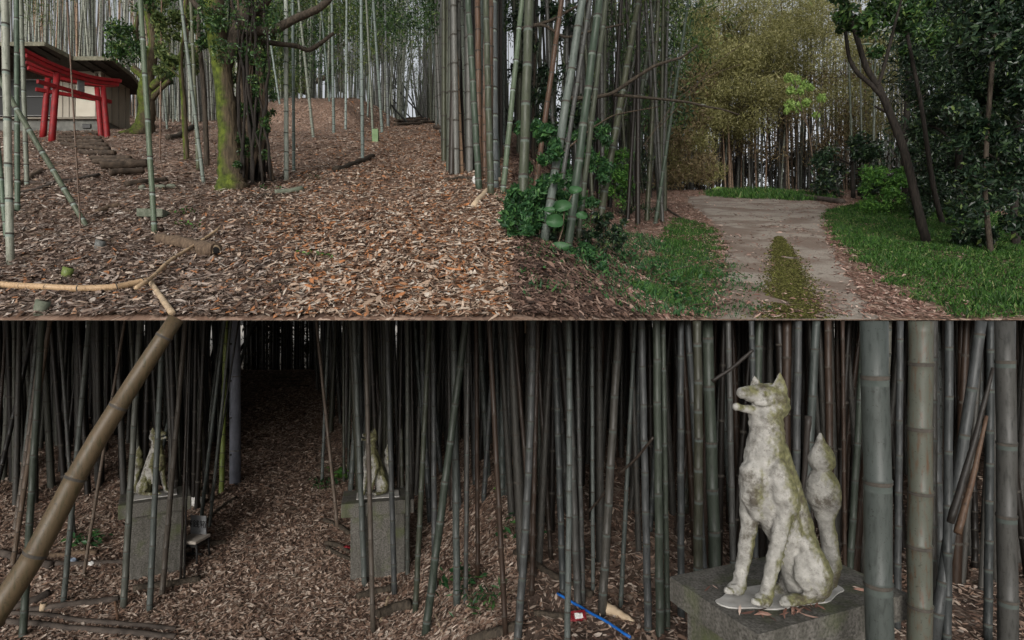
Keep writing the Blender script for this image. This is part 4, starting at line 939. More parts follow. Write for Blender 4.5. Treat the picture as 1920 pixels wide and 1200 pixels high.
def crumple(name, px, py, s, mat, label, cat, up, z=.04):
    g = G(px, py, up); bm = bmesh.new(); bmesh.ops.create_icosphere(bm, subdivisions=3, radius=1)
    for v_ in bm.verts:
        k = .75+.55*abs(mnoise.noise(v_.co*2.2+Vector((px, 0, py)))); v_.co = Vector((v_.co.x*s[0]*k, v_.co.y*s[1]*k, v_.co.z*s[2]*k))
    me = bpy.data.meshes.new(name); bm.to_mesh(me); bm.free(); me.materials.append(M[mat])
    return tag(obj(name, me, loc=g+Vector((0, 0, z))), label, cat)
o = crumple('plastic_scrap', 893, 346, (.05, .04, .09), 'white', 'white plastic scrap among leaves at the grove edge', 'litter', True); o.rotation_euler = (0, -.6, .3)
crumple('plastic_scrap', 1346, 357, (.35, .3, .12), 'lightgreen', 'pale green leafy heap at the far left end of the lane grass', 'plant', True)

# ------------------------------------------------------------------ trees of the leaf slope
def tree_px(name, label, cat, trunk, limbs, mat, foliage=None, dy=0, group=None, limbmat=None, d=None, clump_px=None, n=2500, leaf='evergreen', size=.09, rad=.35, parts=True, aspect=.42):
    b = G(trunk[0][0], trunk[0][1], True); d0 = d or b.y; t = empty(name, b if d is None else P(trunk[0][0], trunk[0][1], d)); O = Vector(t.location); tag(t, label, cat, group)
    def pts(L): 
        W = [P(p[0], p[1], d0+(p[3] if len(p) > 3 else 0))-O for p in L]; r = [p[2]*K*d0 for p in L]
        W = np.array([tuple(w) for w in W]); a = np.linspace(0, len(W)-1, len(W)*5); i = np.arange(len(W))
        # smooth
        Q = np.stack([np.interp(a, i, W[:, k]) for k in range(3)], 1); rr = np.interp(a, i, r)
        for _ in range(3): Q[1:-1] = (Q[:-2]+2*Q[1:-1]+Q[2:])/4
        return Q, rr
    Q, rr = pts(trunk); Q[0, 2] -= .15
    tr = MB().tube(Q, rr, 14, .05).build('trunk', M[mat], t, smooth=True)
    for L in limbs:
        Q, rr = pts(L); MB().tube(Q, rr, 8, .05).build('limb', M[limbmat or mat], t, smooth=True)
    if clump_px:
        c = [tuple(P(q[0], q[1], d0+q[2])-O) for q in clump_px]; rd = np.array([[q[3]*K*d0]*3 for q in clump_px])
        C = clumps(n, c, rd); V, F = leaves(C, rng.uniform(size*.6, size*1.3, n), aspect, droop=.3)
        obj('crown', np_mesh('crown', V, F, [M[leaf]]), t)
    return t
def cl(n, x0, x1, y0, y1, d0, d1, r0, r1): return [(random.uniform(x0, x1), random.uniform(y0, y1), random.uniform(d0, d1), random.uniform(r0, r1)) for _ in range(n)]
mt = tree_px('mossy_tree', 'big moss covered tree trunk with tangled vines in the middle of the leaf slope', 'tree',
  [(437, 354, 31), (436, 340, 26), (433, 310, 22), (430, 270, 19), (426, 220, 17), (420, 160, 16), (412, 100, 17), (405, 50, 18), (400, 0, 18), (396, -60, 17)],
  [[(408, 40, 11), (392, 28, 8), (378, 20, 6), (364, 6, 5), (350, -12, 4)], [(420, 140, 9), (445, 60, 14), (462, 20, 12), (480, -30, 12)],
   [(462, 60, 9), (490, 58, 8.5), (515, 56, 8), (540, 42, 7.5), (565, 30, 7), (595, 18, 6.5), (615, 2, 6), (630, -20, 5)], [(455, 30, 8), (478, 22, 7), (500, 4, 6), (515, -20, 5)],
   [(466, 75, 6, .4), (520, 82, 5, .5), (558, 86, 5, .5), (578, 96, 4.5, .5), (600, 82, 4, .5), (626, 62, 3, .5)]], 'mossbark', limbmat='bark',
  clump_px=cl(30, 395, 520, -20, 110, -.4, .6, 10, 26)+cl(44, 440, 512, 60, 310, -.3, .5, 7, 14)+cl(10, 370, 430, 0, 60, -.3, .3, 10, 18), n=7600, leaf='evergreen', size=.05)
O = Vector(mt.location); dv = O.y
for k in range(22):
    x = 446+k*2.8; y0 = random.uniform(322, 346); q = []; drift = random.uniform(-30, 8)
    for j in range(12):
        s = j/11; q.append(tuple(P(x+drift*s+7*math.sin(s*6+k)+random.gauss(0, 1.5), y0-(y0+30)*s, dv+.35*math.sin(k*2.1)+.15)-O))
    o = MB().tube(q, [random.uniform(1.6, 3.9)*K*dv*(1-.4*j/11) for j in range(12)], 7, .06).build('vine', M['bark_black' if k % 3 else 'vine'], mt, smooth=True)
for k, (x, dx) in enumerate([(462, 5), (476, 3), (490, 0)]):
    q = [tuple(P(x+dx*math.sin(j), 345-j*42, dv+.55)-O) for j in range(10)]; MB().tube(q, [8.5*K*dv*(1-.03*j) for j in range(10)], 9, .08).build('rear_stem', M['bark_black'], mt, smooth=True)
tree_px('twisted_tree', 'gnarled twisted brown tree right of the hut', 'tree',
  [(268, 250, 22), (272, 235, 16), (276, 205, 14), (272, 170, 13), (278, 140, 11), (284, 110, 10), (288, 80, 8), (282, 45, 7), (274, 10, 7), (266, -30, 6)],
  [[(276, 150, 8), (262, 138, 7), (250, 128, 7)], [(284, 165, 7), (300, 150, 6.5), (318, 135, 6), (335, 112, 5), (346, 90, 4), (352, 40, 4), (350, -10, 3)], [(285, 105, 6), (298, 85, 7), (300, 65, 6), (292, 35, 5), (280, -10, 5)],
   [(268, 240, 9), (250, 246, 7), (225, 252, 5)], [(280, 190, 6), (295, 172, 5), (318, 150, 4)], [(272, 120, 5), (258, 90, 4), (254, 50, 4), (262, 20, 3)]], 'mossbark',
  clump_px=cl(20, 195, 262, 45, 110, -1, 1, 10, 20)+cl(12, 220, 330, -10, 50, -1, 1, 10, 22)+cl(8, 290, 350, 90, 160, -1, 1, 6, 12), n=3600, size=.15)
tree_px('dark_tree', 'dark crooked tree with long bare limb standing on the brown mound', 'tree',
  [(568, 172, 9), (570, 130, 7.5), (571, 95, 7), (566, 50, 6), (572, 0, 6), (570, -40, 5)], [[(571, 98, 4), (590, 88, 4), (612, 72, 3.5), (628, 58, 3)], [(572, 162, 5), (598, 150, 5), (640, 132, 5), (676, 113, 4), (695, 98, 3.5), (712, 60, 3)], [(571, 96, 4), (555, 84, 4), (538, 82, 3)]],
  'bark', clump_px=cl(26, 520, 720, -20, 60, -2, 2, 14, 30)+cl(12, 600, 700, 60, 120, -1, 1, 10, 20), n=3800, size=.17)
tree_px('dark_tree', 'dark forked tree at the right end of the brown mound', 'tree',
  [(641, 168, 7), (640, 120, 6), (636, 70, 7), (640, 40, 6), (650, 0, 5), (655, -30, 5)], [[(637, 60, 5), (626, 35, 5), (622, 5, 5), (618, -30, 4)], [(640, 90, 3), (662, 60, 3), (690, 30, 3), (720, 0, 2.5)]],
  'bark', clump_px=cl(26, 600, 780, -20, 70, -2, 2, 14, 28), n=3600, size=.17)
tree_px('thin_tree', 'slim dark tree with leafy sprays left of the mossy tree', 'tree',
  [(350, 300, 5), (345, 200, 4.5), (338, 120, 4), (345, 60, 3.5), (350, -20, 3)], [[(342, 150, 2), (320, 130, 2), (305, 125, 1.5)]],
  'mossbark', clump_px=cl(22, 290, 385, 0, 160, -1, 1, 8, 16), n=1800, size=.1, leaf='green_leaf')
tree_px('thin_tree', 'thin black stemmed tree close left of the mossy trunk', 'tree',
  [(388, 310, 5), (384, 200, 4.5), (378, 120, 4), (372, 60, 3.5), (375, -20, 3)], [], 'bark', clump_px=cl(10, 355, 400, -10, 110, -1, 1, 8, 14), n=900, size=.1, leaf='evergreen')
# small herbs
def herb(name, px, py, n, r, label, leaf='under', up=True, size=.05, h=.08, cat='plant', group=None, aspect=.55, d=None):
    g = G(px, py, up) if d is None else P(px, py, d); C = rng.normal(size=(n, 3))*np.array([r, r, h*.35])+np.array([0, 0, h*.6]); V, F = leaves(C, rng.uniform(size*.6, size*1.2, n), aspect, up=.5)
    t = empty(name, g); tag(t, label, cat, group)
    obj('foliage', np_mesh('foliage', V, F, [M[leaf]]), t)
    mb = MB(); [mb.tube([(0, 0, -.03), (C[i][0]*.5, C[i][1]*.5, C[i][2]*.6), tuple(C[i])], .0035*max(1, size/.06), 4) for i in range(0, n, max(1, n//10))]; mb.build('stems', M['vine'], t)
    return t
for px, py, lab in [(356, 428, 'small bright green seedling right of the green bamboo foot'), (348, 402, 'tiny green seedling above the bright one'), (592, 338, 'small dark green herb in leaves below the mound'), (500, 357, 'low green herb left of the pale bamboo foot'), (593, 487, 'tiny bright seedling alone in the middle of the leaf carpet'), (937, 380, 'tiny green sprig at the right edge of the leaf path')]:
    herb('seedling', px, py, 26, .07, lab, 'under' if 'bright' not in lab else 'bright', size=.04, h=.05)

# ------------------------------------------------------------------ the lane: trees, shrubs, undergrowth
def slanted():
    t = tree_px('slanting_tree', 'dark slanting tree with forked trunk on the green bank right of the lane', 'tree',
      [(1738, 456, 8), (1728, 420, 7.5), (1712, 350, 7), (1695, 280, 6.8), (1672, 220, 6.5), (1655, 180, 6.3), (1645, 160, 6)], [[(1646, 162, 5), (1625, 130, 5), (1612, 90, 4.5), (1598, 40, 4.5), (1585, 0, 4), (1575, -40, 4)], [(1646, 162, 3.5), (1658, 125, 3.2), (1668, 85, 3), (1678, 45, 2.5), (1690, 0, 2)], [(1658, 188, 4), (1635, 160, 4), (1605, 135, 3.8), (1592, 110, 3.5), (1585, 60, 3)]],
      'bark_black', clump_px=cl(26, 1560, 1720, -30, 50, -1, 1.2, 12, 26), n=3200, leaf='evergreen', size=.12)
slanted()
tree_px('slanting_tree', 'second dark slanting trunk behind the first, deeper in the shade', 'tree', [(1768, 420, 4.6), (1759, 390, 4.4), (1750, 350, 4.2), (1742, 300, 4), (1728, 200, 3.5), (1712, 120, 3), (1700, 60, 3), (1690, 10, 2.5)], [], 'bark_black', clump_px=cl(12, 1640, 1760, 0, 120, -1, 1, 12, 22), n=1600, size=.13)
tree_px('thin_tree', 'thin straight tree with brown trunk at the right end of the green bank', 'tree', [(1858, 478, 5), (1852, 420, 4.5), (1846, 360, 4), (1850, 250, 4), (1862, 100, 4), (1870, -20, 3)], [], 'bark', clump_px=cl(26, 1790, 1960, 0, 300, -.8, .8, 14, 30), n=3600, leaf='darkgreen', size=.12)
ev = [(1905, 460, 'glossy dark evergreen filling the right edge beside the bank', 1810, 2010, -40, 470, 100, 34000), (1800, 408, 'dark evergreen tree behind the slanting tree at the upper right', 1700, 1900, -40, 400, 100, 30000), (1700, 374, 'dark leaved tree whose crown hangs over the upper right lane', 1700, 1880, -60, 150, 60, 16000)]
for px, py, lab, a, b, y0, y1, kn, n in ev:
    tree_px('evergreen_tree', lab, 'tree', [(px, py, 7), (px-4, py-90, 6), (px+3, py-200, 5), (px+6, py-330, 4), (px+8, py-430, 3)], [[(px-2, py-120, 3), (px-30, py-160, 2.5), (px-60, py-175, 2)], [(px, py-220, 3), (px+30, py-250, 2.5), (px+60, py-265, 2)]], 'bark_black',
            clump_px=cl(kn, a, b, y0, y1, -1.6, 1.6, 16, 34), n=n, leaf='darkgreen', size=.105)
tree_px('evergreen_shrub', 'dark green layered shrub left of the bright bush at the lane bend', 'shrub', [(1600, 372, 4), (1598, 330, 3), (1596, 270, 2.5)], [[(1598, 310, 2), (1560, 290, 1.5), (1525, 282, 1)], [(1598, 290, 2), (1640, 270, 1.5)]], 'bark_black', clump_px=cl(26, 1530, 1660, 262, 360, -1, 1, 12, 22), n=3600, leaf='darkgreen', size=.17)
tree_px('bright_bush', 'bright green bush standing at the head of the grass bank', 'shrub', [(1668, 402, 4), (1662, 360, 3.5), (1655, 320, 3)], [[(1662, 370, 2), (1680, 340, 2), (1690, 325, 1)]], 'bark_black', clump_px=cl(24, 1618, 1705, 318, 395, -.6, .6, 9, 17), n=3400, leaf='bright', size=.10)
tree_px('young_maple', 'young tree with flat sprays of pale fresh leaves before the bamboo wall', 'tree', [(1530, 362, 1.3), (1524, 300, 1.2), (1516, 240, 1.1), (1500, 190, .9), (1490, 150, .7)], [[(1516, 240, 1.3), (1495, 200, .7), (1475, 195, .5)], [(1520, 260, .8), (1540, 190, .6)]], 'vine',
        clump_px=[(1478, 146, 0, 9), (1492, 150, .2, 10), (1508, 158, 0, 10), (1482, 170, .2, 8), (1500, 172, 0, 8), (1520, 164, 0, 7), (1480, 196, 0, 10), (1496, 200, .2, 10), (1512, 192, 0, 8), (1540, 184, 0, 9), (1530, 216, .2, 7), (1475, 208, 0, 6)], n=2200, leaf='lightgreen', size=.12)
# undergrowth on the left bank of the lane
ug = [(1004, 430, 'leafy dark green undergrowth at the far left of the lane bank'), (1090, 405, 'lush green undergrowth between the thick bank bamboos'), (1150, 392, 'light green undergrowth right of the thick bamboo pair'), (1048, 440, 'dim undergrowth low between bank bamboos'), (975, 500, 'dark undergrowth hugging the left edge below the stout bamboo')]
for k, (px, py, lab) in enumerate(ug):
    rr = [56, 52, 34, 34, 24][k]; hh = [200, 170, 110, 100, 150][k]
    tree_px('undergrowth_shrub', lab, 'shrub', [(px, py+10, 1.5), (px+3, py-hh*.4, 1.2), (px+5, py-hh*.7, 1)], [], 'vine', clump_px=cl(34, px-rr if k else 965, px+rr, py-hh, py-4, -.35, .35, 7, 16), n=4200, leaf='under' if k != 2 else 'bright', size=.075, aspect=.4)
for k, (px, py, lab, rr_, hh) in enumerate([(1130, 470, 'dark leafy shrub between the olive bamboo and the leaf bank', 40, 70), (1195, 405, 'dark bushy undergrowth behind the slim bamboos near the grass edge', 34, 110), (1095, 505, 'low dark shrub in the middle of the leaf bank', 36, 45), (985, 585, 'dark leafy shrub in the lower left corner of the lane bank', 40, 90), (1062, 560, 'low dark herbs right of the corner shrub on the lane bank', 45, 40), (1008, 520, 'dark shrub under the broad heart shaped leaves', 34, 110)]):
    tree_px('undergrowth_shrub', lab, 'shrub', [(px, py+8, 1.5), (px+2, py-hh*.4, 1), (px+4, py-hh*.8, .8)], [], 'vine', clump_px=cl(26, max(966, px-rr_), px+rr_, py-hh, py-2, -.2, .2, 6, 13), n=1500, leaf='under' if k in (2, 4) else 'darkgreen', size=.055, aspect=.4)
tree_px('undergrowth_shrub', 'shadowed leafy shrub high behind the leftmost lane bamboos', 'shrub', [(1000, 300, 3), (1000, 200, 2.5), (1005, 60, 2)], [], 'bark', clump_px=cl(30, 965, 1100, 20, 290, -1, 1, 12, 26), n=4200, leaf='darkgreen', size=.12)
def bigleaf():
    b = G(1040, 520, True); t = empty('broad_leaf_plant', b); tag(t, 'climbing plant with big heart shaped leaves at the foot of the bank bamboos', 'plant'); d = b.y
    mb = MB(); mb.tube([tuple(P(x, y, d-.25)-b) for x, y in [(1050, 505), (1042, 470), (1055, 430), (1058, 395), (1075, 360)]], .006, 6); mb.build('stem', M['vine'], t)
    for (px, py, r, a) in [(1040, 415, 20, 0), (1055, 388, 18, .5), (1078, 358, 13, 1), (1050, 466, 17, 2), (1090, 402, 12, -.6), (1010, 508, 12, .4), (1030, 395, 10, 1.8), (985, 457, 11, .2), (1060, 485, 10, 1.2)]:
        c = P(px, py, d-.3)-b; R_ = r*K*d; V = [c]; 
        for k in range(16):
            th = 2*math.pi*k/16; rad = R_*(1-.35*abs(math.cos(th/2+a))**6)*(1+.25*math.cos(th)); V.append(c+Vector((math.cos(th+a)*rad, .35*R_*math.cos(2*th), math.sin(th+a)*rad*.62)))
        MB().add(V, [(0, 1+k, 1+(k+1) % 16) for k in range(16)]).build('leaf', M['under'], t, smooth=True)
bigleaf()
def fern(px, py, label, n=7, L=.28, up=True):
    b = G(px, py, up); t = empty('fern', b); tag(t, label, 'fern', 'ferns'); Vs = []; Fs = []; off = 0
    for k in range(n):
        a = 2*math.pi*k/n+random.random()*.5; C = []; D = []
        for j in range(14):
            s = j/14; p = np.array([math.cos(a)*L*s, math.sin(a)*L*s, L*(.9*s-.85*s*s)]); 
            for sd in (-1, 1): dd = np.array([-math.sin(a)*sd+.4*math.cos(a), math.cos(a)*sd+.4*math.sin(a), -.1]); C.append(p+dd*L*.1*(1-s)); D.append(dd)
        sz = np.repeat(np.linspace(.24, .05, 14), 2)*L; V, F = leaves(np.array(C), sz, .3, dirs=np.array(D)); Vs.append(V); Fs.append(F+off); off += len(V)
    obj('fronds', np_mesh('fronds', np.vstack(Vs), np.vstack(Fs), [M['under']]), t)
fern(1105, 535, 'small fern in the lower left of the lane bank'); fern(1065, 560, 'fern nearest the lower left corner of the lane scene'); fern(1210, 470, 'fern among leaves left of the grass edge', L=.2)
for px, py, lab in [(1262, 540, 'leafy herb at the grass edge near the lane'), (1275, 575, 'broad leaved herb low beside the lane edge'), (1170, 490, 'pale leaved herb in the middle of the leaf bank'), (1215, 520, 'small herb between the fern and grass edge'), (1150, 445, 'green herb behind the olive bamboo foot')]:
    herb('green_herb', px, py, 60, .13, lab, 'under', size=.07, h=.12)
def branch3(pts, r0, r1, mat, label, name='dead_branch', cat='branch'):
    W = [P(*p) for p in pts]; O = W[0]; a = np.array([tuple(w-O) for w in W]); i = np.arange(len(a)); t = np.linspace(0, len(a)-1, len(a)*5)
    Q = np.stack([np.interp(t, i, a[:, k]) for k in range(3)], 1)
    for _ in range(2): Q[1:-1] = (Q[:-2]+2*Q[1:-1]+Q[2:])/4
    return tag(MB().tube(Q, np.linspace(r0, r1, len(Q)), 8, .08).build(name, M[mat], None, smooth=True, loc=O), label, cat)
branch3([(1064, 184, 7.9), (1110, 184, 7.7), (1148, 176, 7.6), (1185, 150, 7.5), (1225, 124, 7.4), (1262, 112, 7.3), (1278, 108, 7.3), (1308, 85, 7.2)], .030, .014, 'bark', 'long dark dead branch rising right across the leaning bamboos')
branch3([(1150, 178, 7.7), (1190, 181, 7.7), (1240, 186, 7.8), (1290, 191, 7.9), (1320, 199, 8), (1355, 205, 8.1), (1386, 215, 8.2)], .022, .010, 'bark', 'dark dead branch drooping right below the rising one')
branch3([(985, 50, 8.3), (1020, 46, 8.2), (1060, 72, 8.1), (1100, 60, 8), (1170, 45, 7.8)], .024, .012, 'bark', 'dark broken branch high behind the thick bank bamboos')
branch3([(975, 55, 8.4), (1030, 40, 8.3), (1070, 18, 8.2), (1115, -5, 8.1)], .026, .014, 'bark', 'dark branch at the top left corner of the lane scene')
branch3([(1235, 240, 12), (1290, 180, 12), (1340, 120, 12), (1400, 76, 12)], .009, .006, 'vine', 'thin pale cane arching up right before the olive foliage', 'cane', 'cane')
branch3([(1205, 275, 12), (1270, 185, 12), (1330, 140, 12), (1390, 120, 12)], .009, .006, 'vine', 'second thin pale cane below the first before the foliage', 'cane', 'cane')
branch3([(1050, 290, 8.2), (1110, 240, 8.4), (1150, 215, 8.8), (1235, 200, 9.5)], .014, .008, 'vine', 'thin brown cane slanting up behind the bank bamboos', 'cane', 'cane')
branch3([(997, 300, 5.4), (1010, 330, 5.3), (1030, 355, 5.2), (1060, 400, 5.1)], .006, .005, 'vine', 'thin bare twig hanging above the heart shaped leaves', 'twig', 'twig')
rod('fallen_pole', [(1236, 382), (1260, 400), (1282, 415)], .03, 'bark', 'dark stick lying at the grass edge behind the lane bank', 'pole')
rod('fallen_pole', [(1110, 520), (1140, 545), (1185, 562)], .022, 'bark', 'dark rotten stick in leaves low on the lane bank', 'pole')
rod('fallen_pole', [(1500, 372), (1540, 377), (1580, 383)], .10, 'greypole', 'long grey log lying at the head of the lane beside grass', 'log')
rod('stick', [(1290, 465), (1294, 440)], .012, 'bark', 'short dark upright stick in the left lane grass', 'stick', follow=False)

# ------------------------------------------------------------------ statues
def fox_mesh():
    D0 = 2.5; u = K*D0; O = P(1465, 1133, D0)
    bm = bmesh.new()
    def ball(p, r, s=(1, 1, 1)):
        m = Matrix.Translation(p) @ Matrix.Diagonal((*(Vector(s)*r), 1)); bmesh.ops.create_icosphere(bm, subdivisions=3, radius=1, matrix=m)
    def chain(L, s=(1, 1, 1), step=.35):
        for a, b in zip(L, L[1:]):
            pa, pb = P(a[0], a[1], D0+a[2])-O, P(b[0], b[1], D0+b[2])-O; ra, rb = a[3]*u, b[3]*u
            n = max(1, int((pb-pa).length/(max(min(ra, rb), .004)*step)))
            for k in range(n+1): t = k/n; ball(pa.lerp(pb, t), ra+(rb-ra)*t, s)
    chain([(1436, 778, 0, 31), (1437, 810, 0, 31.5), (1434, 850, 0, 36), (1433, 890, 0, 39), (1440, 930, 0, 39), (1458, 965, 0, 37), (1478, 1010, .01, 33), (1496, 1060, .01, 32), (1504, 1093, .01, 31)])
    chain([(1416, 885, -.02, 27), (1414, 925, -.02, 25), (1424, 955, -.01, 22)])
    chain([(1455, 845, .01, 24), (1466, 890, .015, 27), (1482, 940, .015, 28), (1498, 995, .015, 27), (1514, 1040, .02, 26), (1524, 1080, .02, 25)])
    chain([(1458, 880, -.07, 20), (1470, 925, -.08, 25), (1478, 948, -.08, 20)])
    chain([(1473, 950, -.085, 17), (1466, 985, -.085, 15.5), (1454, 1035, -.085, 13.5), (1443, 1085, -.085, 12), (1438, 1112, -.088, 12.5)])
    chain([(1408, 900, .05, 22), (1408, 950, .045, 21), (1404, 985, .04, 16), (1397, 1040, .04, 13.5), (1389, 1080, .035, 12), (1385, 1098, .03, 13)])
    for (x, y, v) in ((1424, 1127, -.10), (1374, 1107, .02)):            # forepaws with toes
        ball(P(x+6, y-3, D0+v)-O, 15*u, (1.1, 1, .75))
        for k in range(4): ball(P(x-10+k*6.5, y+2+(k % 2)*2-1, D0+v-.028+abs(k-1)*.006)-O, 6.2*u, (1, 1.3, 1))
    chain([(1512, 1020, -.05, 18), (1522, 1048, -.065, 25), (1529, 1075, -.07, 29), (1532, 1098, -.065, 25)])
    chain([(1505, 1050, -.07, 14), (1506, 1080, -.08, 17), (1520, 1108, -.075, 15)])
    chain([(1536, 1116, -.06, 13), (1510, 1122, -.075, 11), (1485, 1126, -.085, 11.5), (1474, 1127, -.09, 11)])
    for k in range(3): ball(P(1466+k*7, 1131, D0-.10-.008*k)-O, 6*u, (1, 1.2, .9))
    chain([(1490, 1050, .09, 18), (1482, 1085, .10, 19), (1470, 1104, .10, 12), (1448, 1108, .09, 10)])
    tv = .085
    chain([(1554, 1092, tv, 15), (1560, 1062, tv, 17), (1556, 1020, tv, 15.5), (1549, 975, tv, 16), (1545, 952, tv, 22), (1543, 930, tv, 32), (1542, 910, tv, 30), (1541, 893, tv, 20), (1541, 884, tv, 10), (1541, 876, tv, 10)], step=.2)
    chain([(1541, 869, tv, 16), (1541, 862, tv, 25), (1540, 853, tv, 21), (1539, 843, tv, 14), (1538, 830, tv, 8), (1538, 814, tv, 3.2)], step=.2)
    # head
    ball(P(1445, 748, D0)-O, 31*u, (1, .95, .95)); ball(P(1452, 762, D0-.01)-O, 26*u)
    chain([(1428, 741, -.01, 22), (1412, 739, -.02, 16.5), (1400, 737, -.025, 13), (1391, 737, -.03, 11)])
    ball(P(1391, 735, D0-.035)-O, 7.5*u, (1, 1.1, .8))
    chain([(1432, 767, -.01, 15), (1412, 769, -.02, 8.5), (1396, 767, -.025, 7), (1385, 764, -.03, 7)])
    ball(P(1381, 763, D0-.03)-O, 8.4*u)
    chain([(1444, 752, -.055, 8), (1430, 757, -.055, 6), (1418, 757, -.045, 4.5)])
    ball(P(1438, 729, D0-.045)-O, 9*u, (1.5, .8, .6)); ball(P(1413, 729, D0+.012)-O, 7*u, (1.3, .8, .6))
    ball(P(1432, 739, D0-.062)-O, 3.6*u)
    for x, y, v, r in ((1473, 752, 0, 9), (1474, 764, -.02, 8), (1468, 774, -.03, 8), (1458, 780, -.045, 7), (1447, 782, -.05, 7), (1464, 764, -.055, 7), (1455, 770, -.06, 6)): ball(P(x, y, D0+v)-O, r*u)
    for (bx, by, tx_, ty_, v, w_) in ((1461, 732, 1463, 695, -.035, 17), (1418, 729, 1414, 701, .045, 13)):
        for k in range(14):
            t = k/13; ball(P(bx+(tx_-bx)*t, by+(ty_-by)*t, D0+v)-O, max(1.6, w_*(1-t)**.85)*u, (1, .42, .9))
    for k in range(9): t = k/8; ball(P(1492-28*t, 950+105*t, D0-.085)-O, 4.6*u)
    for k in range(7): t = k/6; ball(P(1486+10*t, 905+50*t, D0-.09+.02*t)-O, 5*u)
    me = bpy.data.meshes.new('tmp'); bm.to_mesh(me); bm.free()
    o = bpy.data.objects.new('tmp', me); col.objects.link(o)
    md = o.modifiers.new('r', 'REMESH'); md.mode = 'VOXEL'; md.voxel_size = .0048
    ms = o.modifiers.new('s', 'SMOOTH'); ms.iterations = 2; ms.factor = .5
    dg = bpy.context.evaluated_depsgraph_get(); out = bpy.data.meshes.new_from_object(o.evaluated_get(dg)); bpy.data.objects.remove(o)
    n = len(out.vertices); co = np.empty(n*3, np.float32); out.vertices.foreach_get('co', co); no = np.empty(n*3, np.float32); out.vertices.foreach_get('normal', no)
    co = co.reshape(-1, 3); no = no.reshape(-1, 3); dsp = np.array([.0042*mnoise.noise(Vector(c)*11)+.0036*mnoise.noise(Vector(c)*30)+.002*mnoise.noise(Vector(c)*75) for c in co.tolist()])
    dig = np.array([max(0, mnoise.noise(Vector(c)*16+Vector((3, 1, 7)))-.42) for c in co.tolist()]); co += no*(dsp-.03*dig)[:, None]
    out.vertices.foreach_set('co', co.ravel().astype(np.float32)); out.materials.clear(); out.materials.append(M['fox']); out.polygons.foreach_set('use_smooth', [True]*len(out.polygons)); out.update()
    out.name = 'fox_statue'; return out, O
FX, FO = fox_mesh()
TOPZ = FO.z+.004
fox = obj('fox_statue', FX, loc=FO); tag(fox, 'large weathered white stone fox statue sitting upright on the near pedestal', 'statue', 'fox statues')
def pedestal_near():
    c0 = Vector((.951*TOPZ/-1.22, 2.206*TOPZ/-1.22)); a = R(22); u1 = Vector((math.cos(a), math.sin(a)))*.90; u2 = Vector((-math.sin(a), math.cos(a)))*.55
    ctr = c0+(u1+u2)*.5; t = empty('stone_pedestal', (ctr.x, ctr.y, -2.5)); tag(t, 'speckled square topped concrete pedestal under the close white fox statue', 'pedestal', 'statue pedestals')
    mb = MB(); q = [c0, c0+u1, c0+u1+u2, c0+u2]; poly = []
    N = 10
    for a_, b_ in zip(q, q[1:]+q[:1]):
        for k in range(N): p = a_.lerp(b_, k/N); poly.append((p.x-ctr.x+random.gauss(0, .0015), p.y-ctr.y+random.gauss(0, .0015)))
    mb.prism(poly, TOPZ-.115+2.5, TOPZ+2.5); cap = mb.build('cap_slab', M['ped'], t)
    mb = MB(); qi = [(ctr+(p-ctr)*.84) for p in q]; mb.prism([(p.x-ctr.x, p.y-ctr.y) for p in qi], -.3, TOPZ-.115+2.5); mb.build('body', M['ped'], t)
    # mortar bed under the paws
    pts = []
    for k in range(40):
        th = 2*math.pi*k/40; px = 1462+118*math.cos(th)+6*math.sin(5*th); py = 1118-24*math.sin(th)-8*math.cos(th)+2*math.sin(7*th); d = TOPZ/((600-py)*K); g = P(px, py, d); pts.append((g.x-ctr.x, g.y-ctr.y))
    MB().prism(pts, TOPZ+2.5-.002, TOPZ+2.5+.006).build('mortar_bed', M['mortar'], t)
    return ctr
pedestal_near()
def top_leaf_pile():
    C = []; D = []
    for k in range(34):
        px, py = random.choice([(1490, 1155), (1480, 1150), (1500, 1148), (1430, 1152), (1450, 1160), (1610, 1105), (1330, 1105), (1400, 1140), (1520, 1140)]); px += random.gauss(0, 14); py += random.gauss(0, 4)
        d = TOPZ/((600-py)*K); g = P(px, py, d); C.append((g.x, g.y, TOPZ+.012)); a = random.random()*6.28; D.append((math.cos(a), math.sin(a), random.gauss(0, .15)))
    V, F = leaves6(np.array(C), np.array(D), rng.uniform(.04, .085, len(C)), np.full(len(C), .17))
    tag(obj('dry_leaves', np_mesh('dry_leaves', V, F, [M['litter_pink']])), 'curled brown dry leaves lying on the near pedestal top', 'leaves', kind='stuff')
top_leaf_pile()
